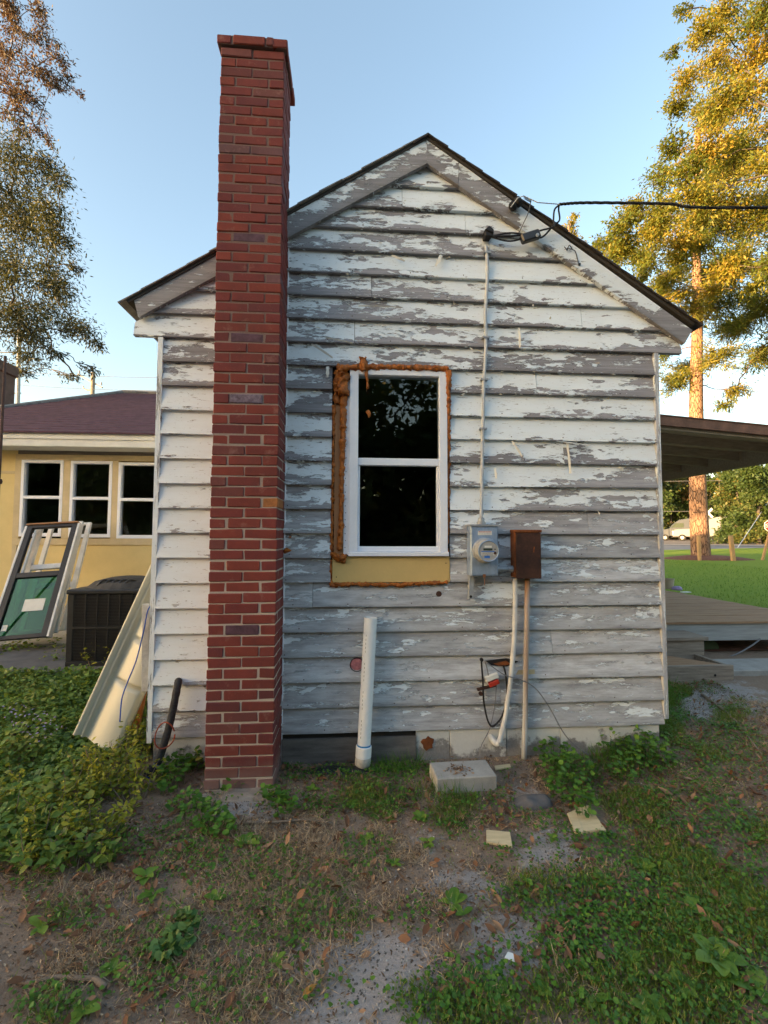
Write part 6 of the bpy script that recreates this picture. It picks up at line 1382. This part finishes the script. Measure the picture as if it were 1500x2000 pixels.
clump('clover_patch', [(540,1570,22,45),(555,1590,20,40),(525,1560,14,20)], 'leaf_clover', .029, 'small clover clump at the right foot of the chimney', 'clover', .10)
clump('clover_patch', [(455,1545,16,16)], 'leaf_clover', .03, 'tiny clover sprig before the chimney front', 'clover', .07)
clump('clover_patch', [(385,1600,40,80),(420,1620,30,60),(360,1580,28,50),(440,1630,18,30)], 'leaf_clover', .029, 'clover clump at the left front of the chimney', 'clover', .09)
clump('clover_patch', [(345,1520,30,60),(370,1500,25,50),(330,1545,20,40)], 'leaf_clover', .036, 'clover clump between the insulated pipe and the chimney', 'clover', .14)
clump('clover_patch', [(1120,1830,40,60),(1090,1850,30,45),(1150,1880,40,60)], 'leaf_clover', .016, 'low small leaved clover on the sand edge', 'clover', .02)
clump('dollarweed_patch', [(340,1850,28,60),(360,1815,22,48),(320,1870,20,40)], 'leaf_dollar', .027, 'round leaved dollarweed clump on the left of the yard', 'weed', .05, 1.0)
# broadleaf weeds whose leaves can be picked out: each leaf a part
def weed(px, py, n, size, label, mat='leaf_weed', asp=.52, up_=.45, tint=(.2,1)):
    c = atg(px, py); t = thing('broadleaf_weed', c, label, 'weed', None); a0_ = random.uniform(0, 6.28)
    m = MB(); m.tube([c-Vector((0,0,.005)), c+Vector((0,0,size*.35))], .003, 5); m.build('stem', mat, t) if False else None
    for k in range(n):
        a = a0_+k*2.4+random.gauss(0,.2); s = size*random.uniform(.7,1.15); el = up_*random.uniform(.5,1.5); d = Vector((math.cos(a), math.sin(a), el)).normalized(); sd_ = Vector((-math.sin(a), math.cos(a), 0)); nU = 6; m = MB(); nn = sd_.cross(d)*-1; nn = nn if nn.z > 0 else -nn
        for i in range(nU+1):
            u = i/nU; w = s*asp*.5*(math.sin(math.pi*min(1,.10+.86*u**1.15))**.8)*(1+.18*mnoise.noise((u*7,k,px))); ct = c+Vector((0,0,.008))+d*(s*u)-Vector((0,0,1))*(s*.28*u*u)+nn*0
            for v in (-1, 0, 1): m.v.append(ct+sd_*(w*v)+Vector((0,0,1))*(abs(v)*w*.25+.004*mnoise.noise((u*6,v,k))))
        for i in range(nU):
            for j in range(2): q = i*3+j; m.f.append((q, q+3, q+4, q+1))
        m.a = {'tint': [random.uniform(*tint)]*len(m.v)}; m.build('leaf', mat, t, smooth=True)
    return t
for a in ((885,1770,6,.075,'small weed with upright leaves in the middle of the sand'), (905,1790,3,.06,'two lobed weed leaves right of the upright weed on the sand'), (480,1650,7,.075,'light green weed left of centre below the chimney'), (285,1715,6,.07,'pale green weed on the left below the shrub'), (300,1750,4,.07,'single pale weed just below the pale green weed'), (715,1645,5,.055,'small bright weed below the drain pipe'), (690,1575,9,.05,'cluster of small weed leaves under the drain pipe'), (820,1600,9,.055,'leafy weed left of the square wood offcut'), (835,1650,6,.05,'low weed below the leafy weed near the wood offcut'),
    (1255,1700,7,.07,'broad weed in the grass on the right'), (1340,1780,10,.08,'large leafy dandelion like weed in the right grass'), (1370,1790,5,.07,'weed beside the large leafy weed on the right'), (1400,1880,8,.105,'big pale rosette weed near the right edge'), (1475,1940,3,.10,'long light green leaf at the lower right corner'), (1270,1980,7,.07,'weed at the bottom edge right of centre'), (980,1950,5,.075,'single upright weed leaf at the bottom centre'), (80,1815,4,.07,'weed with one long leaf on the far left'), (160,1985,5,.06,'weed at the bottom edge on the left'), (1380,1570,5,.045,'tiny weed in the brown litter on the right'), (1240,1600,6,.05,'tiny weed left of the litter patch'), (1060,1940,5,.05,'seedling at the bottom of the sand'), (770,1690,6,.05,'small seedling on the dry grass in the middle'), (610,1545,7,.05,'weed between chimney and black plastic')):
    weed(*a)
for a in ((1180,1720,6,.05,'small weed left of the broad weed on the right'), (1310,1700,7,.055,'weed above the large leafy weed on the right'), (1440,1760,7,.06,'weed by the right edge above the pale rosette'), (1230,1880,7,.055,'weed in the grass below centre right'), (1330,1930,8,.06,'weed low in the right grass'), (1160,1960,6,.055,'weed at the bottom right of centre'), (560,1660,5,.05,'small weed in the straw below the chimney'), (420,1760,6,.05,'weed above the dollarweed clump'), (220,1900,6,.055,'weed above the thick crooked stick'), (540,1880,5,.045,'seedling in the straw left of the sand'), (760,1600,8,.05,'weed cluster in the litter right of the drain pipe'), (1080,1640,6,.045,'seedling left of the split plank end')):
    weed(*a)
for (nm, n, L_, sz, lb) in (('yard_clover', 15000, GREEN, .013, 'tiny round clover leaves mixed into the yard grass'), ('creeping_weed', 9000, LITTER+DRY, .012, 'tiny creeping green leaves in the litter')):
    P = scatter(n, lambda px,py,x,y: np.clip(patch(px,py,L_,x,y,3.5,33 if n > 9500 else 51,.75)-(0 if n > 9500 else .25),0,1)); k = len(P); P[:,2] += rng.uniform(.006,.03,k)
    LL = sz*rng.uniform(.5,1.7,k); tag(leafcloud(nm, P, np.column_stack([rng.normal(0,1,k), rng.normal(0,1,k), rng.normal(.05,.25,k)]), LL, LL*.9, 'leaf_clover', None, TRI if False else LEAF8, roll=.35), lb, kind='stuff')
# ivy slope at the left and behind
def carpet(name, n, dens, mat, size, lift, label, reg, asp=.75, shape=LEAF8):
    P = scatter(n, dens, **reg); k = len(P); h = np.array([mnoise.noise((a*3, b*3, 2)) for a, b, _ in P]); P[:,2] += lift*rng.uniform(.1,1.,k)*(1+.8*h)
    D = np.column_stack([rng.normal(0,1,k), rng.normal(-.2,1,k), rng.normal(.1,.35,k)]); LL = size*rng.uniform(.6,1.3,k)
    return tag(leafcloud(name, P, D, LL, LL*asp, mat, None, shape, roll=.4, tint=np.clip(rng.random(k)*.8+h*.35+.1,0,1)), label, kind='stuff')
carpet('ground_ivy', 16000, lambda px,py,x,y: np.where((x < HX0-.02), np.clip(ell(px,py,IVY)+.25*(y > .2),0,1), 0), 'leaf_ivy', .040, .12, 'dense green ground ivy covering the slope on the left', dict(x0=-5.2, x1=-.4, y0=-1.2, y1=1.75))
blades('ivy_grass', 5000, lambda px,py,x,y: np.where(x < HX0-.05, np.clip(ell(px,py,IVY)*.8,0,1), 0), 'grass', .10, .004, 'long grass blades between the ground ivy', .6, dict(x0=-4.5, x1=-.4, y0=-1.2, y1=1.75))
carpet('slab_weeds', 900, lambda px,py,x,y: np.clip(.3+nse(x,y,1.2,3),0,1), 'leaf_ivy', .045, .09, 'small weeds growing on the slab below the leaning frames', dict(x0=-5., x1=-1.9, y0=2.2, y1=3.3))
for k in range(1):
    P = scatter(90, lambda px,py,x,y: np.where(x < -.6, ell(px,py,[(45,1445,45,30,1.),(80,1470,40,25,1.),(95,1398,8,5,.6)]),0), x0=-3, x1=-.6, y0=-.9, y1=.8); P[:,2] += .14+rng.uniform(0,.05,len(P))
    tag(leafcloud('mauve_flowers', P, np.column_stack([rng.normal(0,1,len(P)), rng.normal(0,1,len(P)), rng.normal(.4,.3,len(P))]), .022, .014, 'flower_mauve', None, LEAF4), 'tiny mauve flowers in the ground ivy at the far left', kind='stuff')
# yellow green shrub
def shrub(name, blobs, label, nleaf, size, mat, h, nst=16, asp=.5, cat='shrub'):
    c0 = atg(*blobs[0][:2]); t = thing(name, c0, label, cat); P, D, LL = [], [], []; m = MB()
    for (px, py, rpx, zt, w) in blobs:
        g = atg(px, py); rr = rpx/F*(g-CAM).dot(fw)
        for k in range(int(nst*w)):
            a = random.uniform(0, 6.28); q = rr*math.sqrt(random.random()); b = Vector((g.x+.5*q*math.cos(a), g.y+.5*q*math.sin(a), 0)); b.z = gz(b.x, b.y)
            e = Vector((g.x+q*1.3*math.cos(a), g.y+q*1.3*math.sin(a), b.z+zt*random.uniform(.45,1.1)*(1-.35*(q/rr)**2)))
            if e.x > HX0-.08 and e.y > -.06: e.y = -.1
            pts = limb(m, b-Vector((0,0,.01)), e, .0035, .0012, 6, .10, random.random()*99, .05)
            for j in range(int(nleaf)):
                u = .2+.8*random.random(); i = min(5, int(u*6)); p = pts[i].lerp(pts[i+1], u*6-i); P.append(p+Vector((random.gauss(0,.014), random.gauss(0,.014), random.gauss(0,.012)))); D.append((random.gauss(0,1), random.gauss(0,1), random.gauss(.15,.5))); LL.append(size*random.uniform(.55,1.35))
    m.build('stems', 'twig', t)['kind'] = 'stuff'
    LL = np.array(LL); o = leafcloud('foliage', P, D, LL, LL*asp, mat, t, LEAF8, roll=.6); o['kind'] = 'stuff'; return t
shrub('yellow_shrub', [(235,1520,60,.36,.9),(180,1560,60,.32,.9),(260,1570,45,.26,.7),(120,1600,60,.26,.9),(190,1640,60,.20,.8),(80,1660,60,.18,.8),(280,1480,26,.28,.4),(240,1480,40,.44,.5),(40,1560,50,.2,.6)], 'yellow green leafy shrub in front of the cream panel', 26, .034, 'leaf_shrub', .4, 17)
shrub('broadleaf_shrub', [(60,1690,60,.22,1.),(140,1690,50,.18,.8),(20,1640,40,.28,.6),(210,1690,30,.14,.5)], 'larger leaved green plant below the yellow shrub at the left edge', 12, .046, 'leaf_ivy', .25, 12, .5)
shrub('sapling', [(185,1305,26,.42,1.)], 'young yellow green shoots in front of the condenser', 16, .05, 'leaf_shrub', .4, 12, .5)
shrub('corner_vine', [(275,1415,18,.42,.8),(262,1440,14,.3,.6)], 'dark green vine leaves under the trim piece by the house corner', 10, .075, 'leaf_ivy', .4, 8, .85, 'vine')
shrub('chimney_vine', [(392,1500,8,.26,.6)], 'thin vine climbing the wall just left of the chimney', 5, .05, 'leaf_ivy', .4, 6, .8, 'vine')
for k in range(1):
    P = scatter(500, lambda px,py,x,y: np.full(len(x),.9), x0=4.9, x1=7., y0=1.45, y1=2.1); P[:,2] = .152
    tag(leafcloud('pad_leaves', P[:240], np.column_stack([rng.normal(0,1,240), rng.normal(0,1,240), rng.normal(0,.15,240)]), rng.uniform(.03,.07,240), rng.uniform(.012,.03,240), 'dead_leaf', None, LEAF4), 'brown leaves scattered on the concrete pad', kind='stuff') if len(P) >= 240 else None
# lawn blades on the near part of the lawn
def lawn_blades():
    n = 16000; X = rng.uniform(7.3, 17, n); Yv = rng.uniform(3, 20, n); Z = np.array([gz(a, b) for a, b in zip(X, Yv)])+.025; k = n
    o = leafcloud('lawn_grass', np.column_stack([X,Yv,Z]), np.column_stack([rng.normal(0,.4,k), rng.normal(0,.4,k), np.ones(k)]), rng.uniform(.04,.09,k), .012, 'leaf_weed', None, BLADE, np.tile([1.,0,0],(k,1)), roll=1.)
    tag(o, 'grass blades of the mown lawn beyond the deck', kind='stuff')
lawn_blades()
for o in list(bpy.data.objects):
    if '_w' in o: del o['_w']
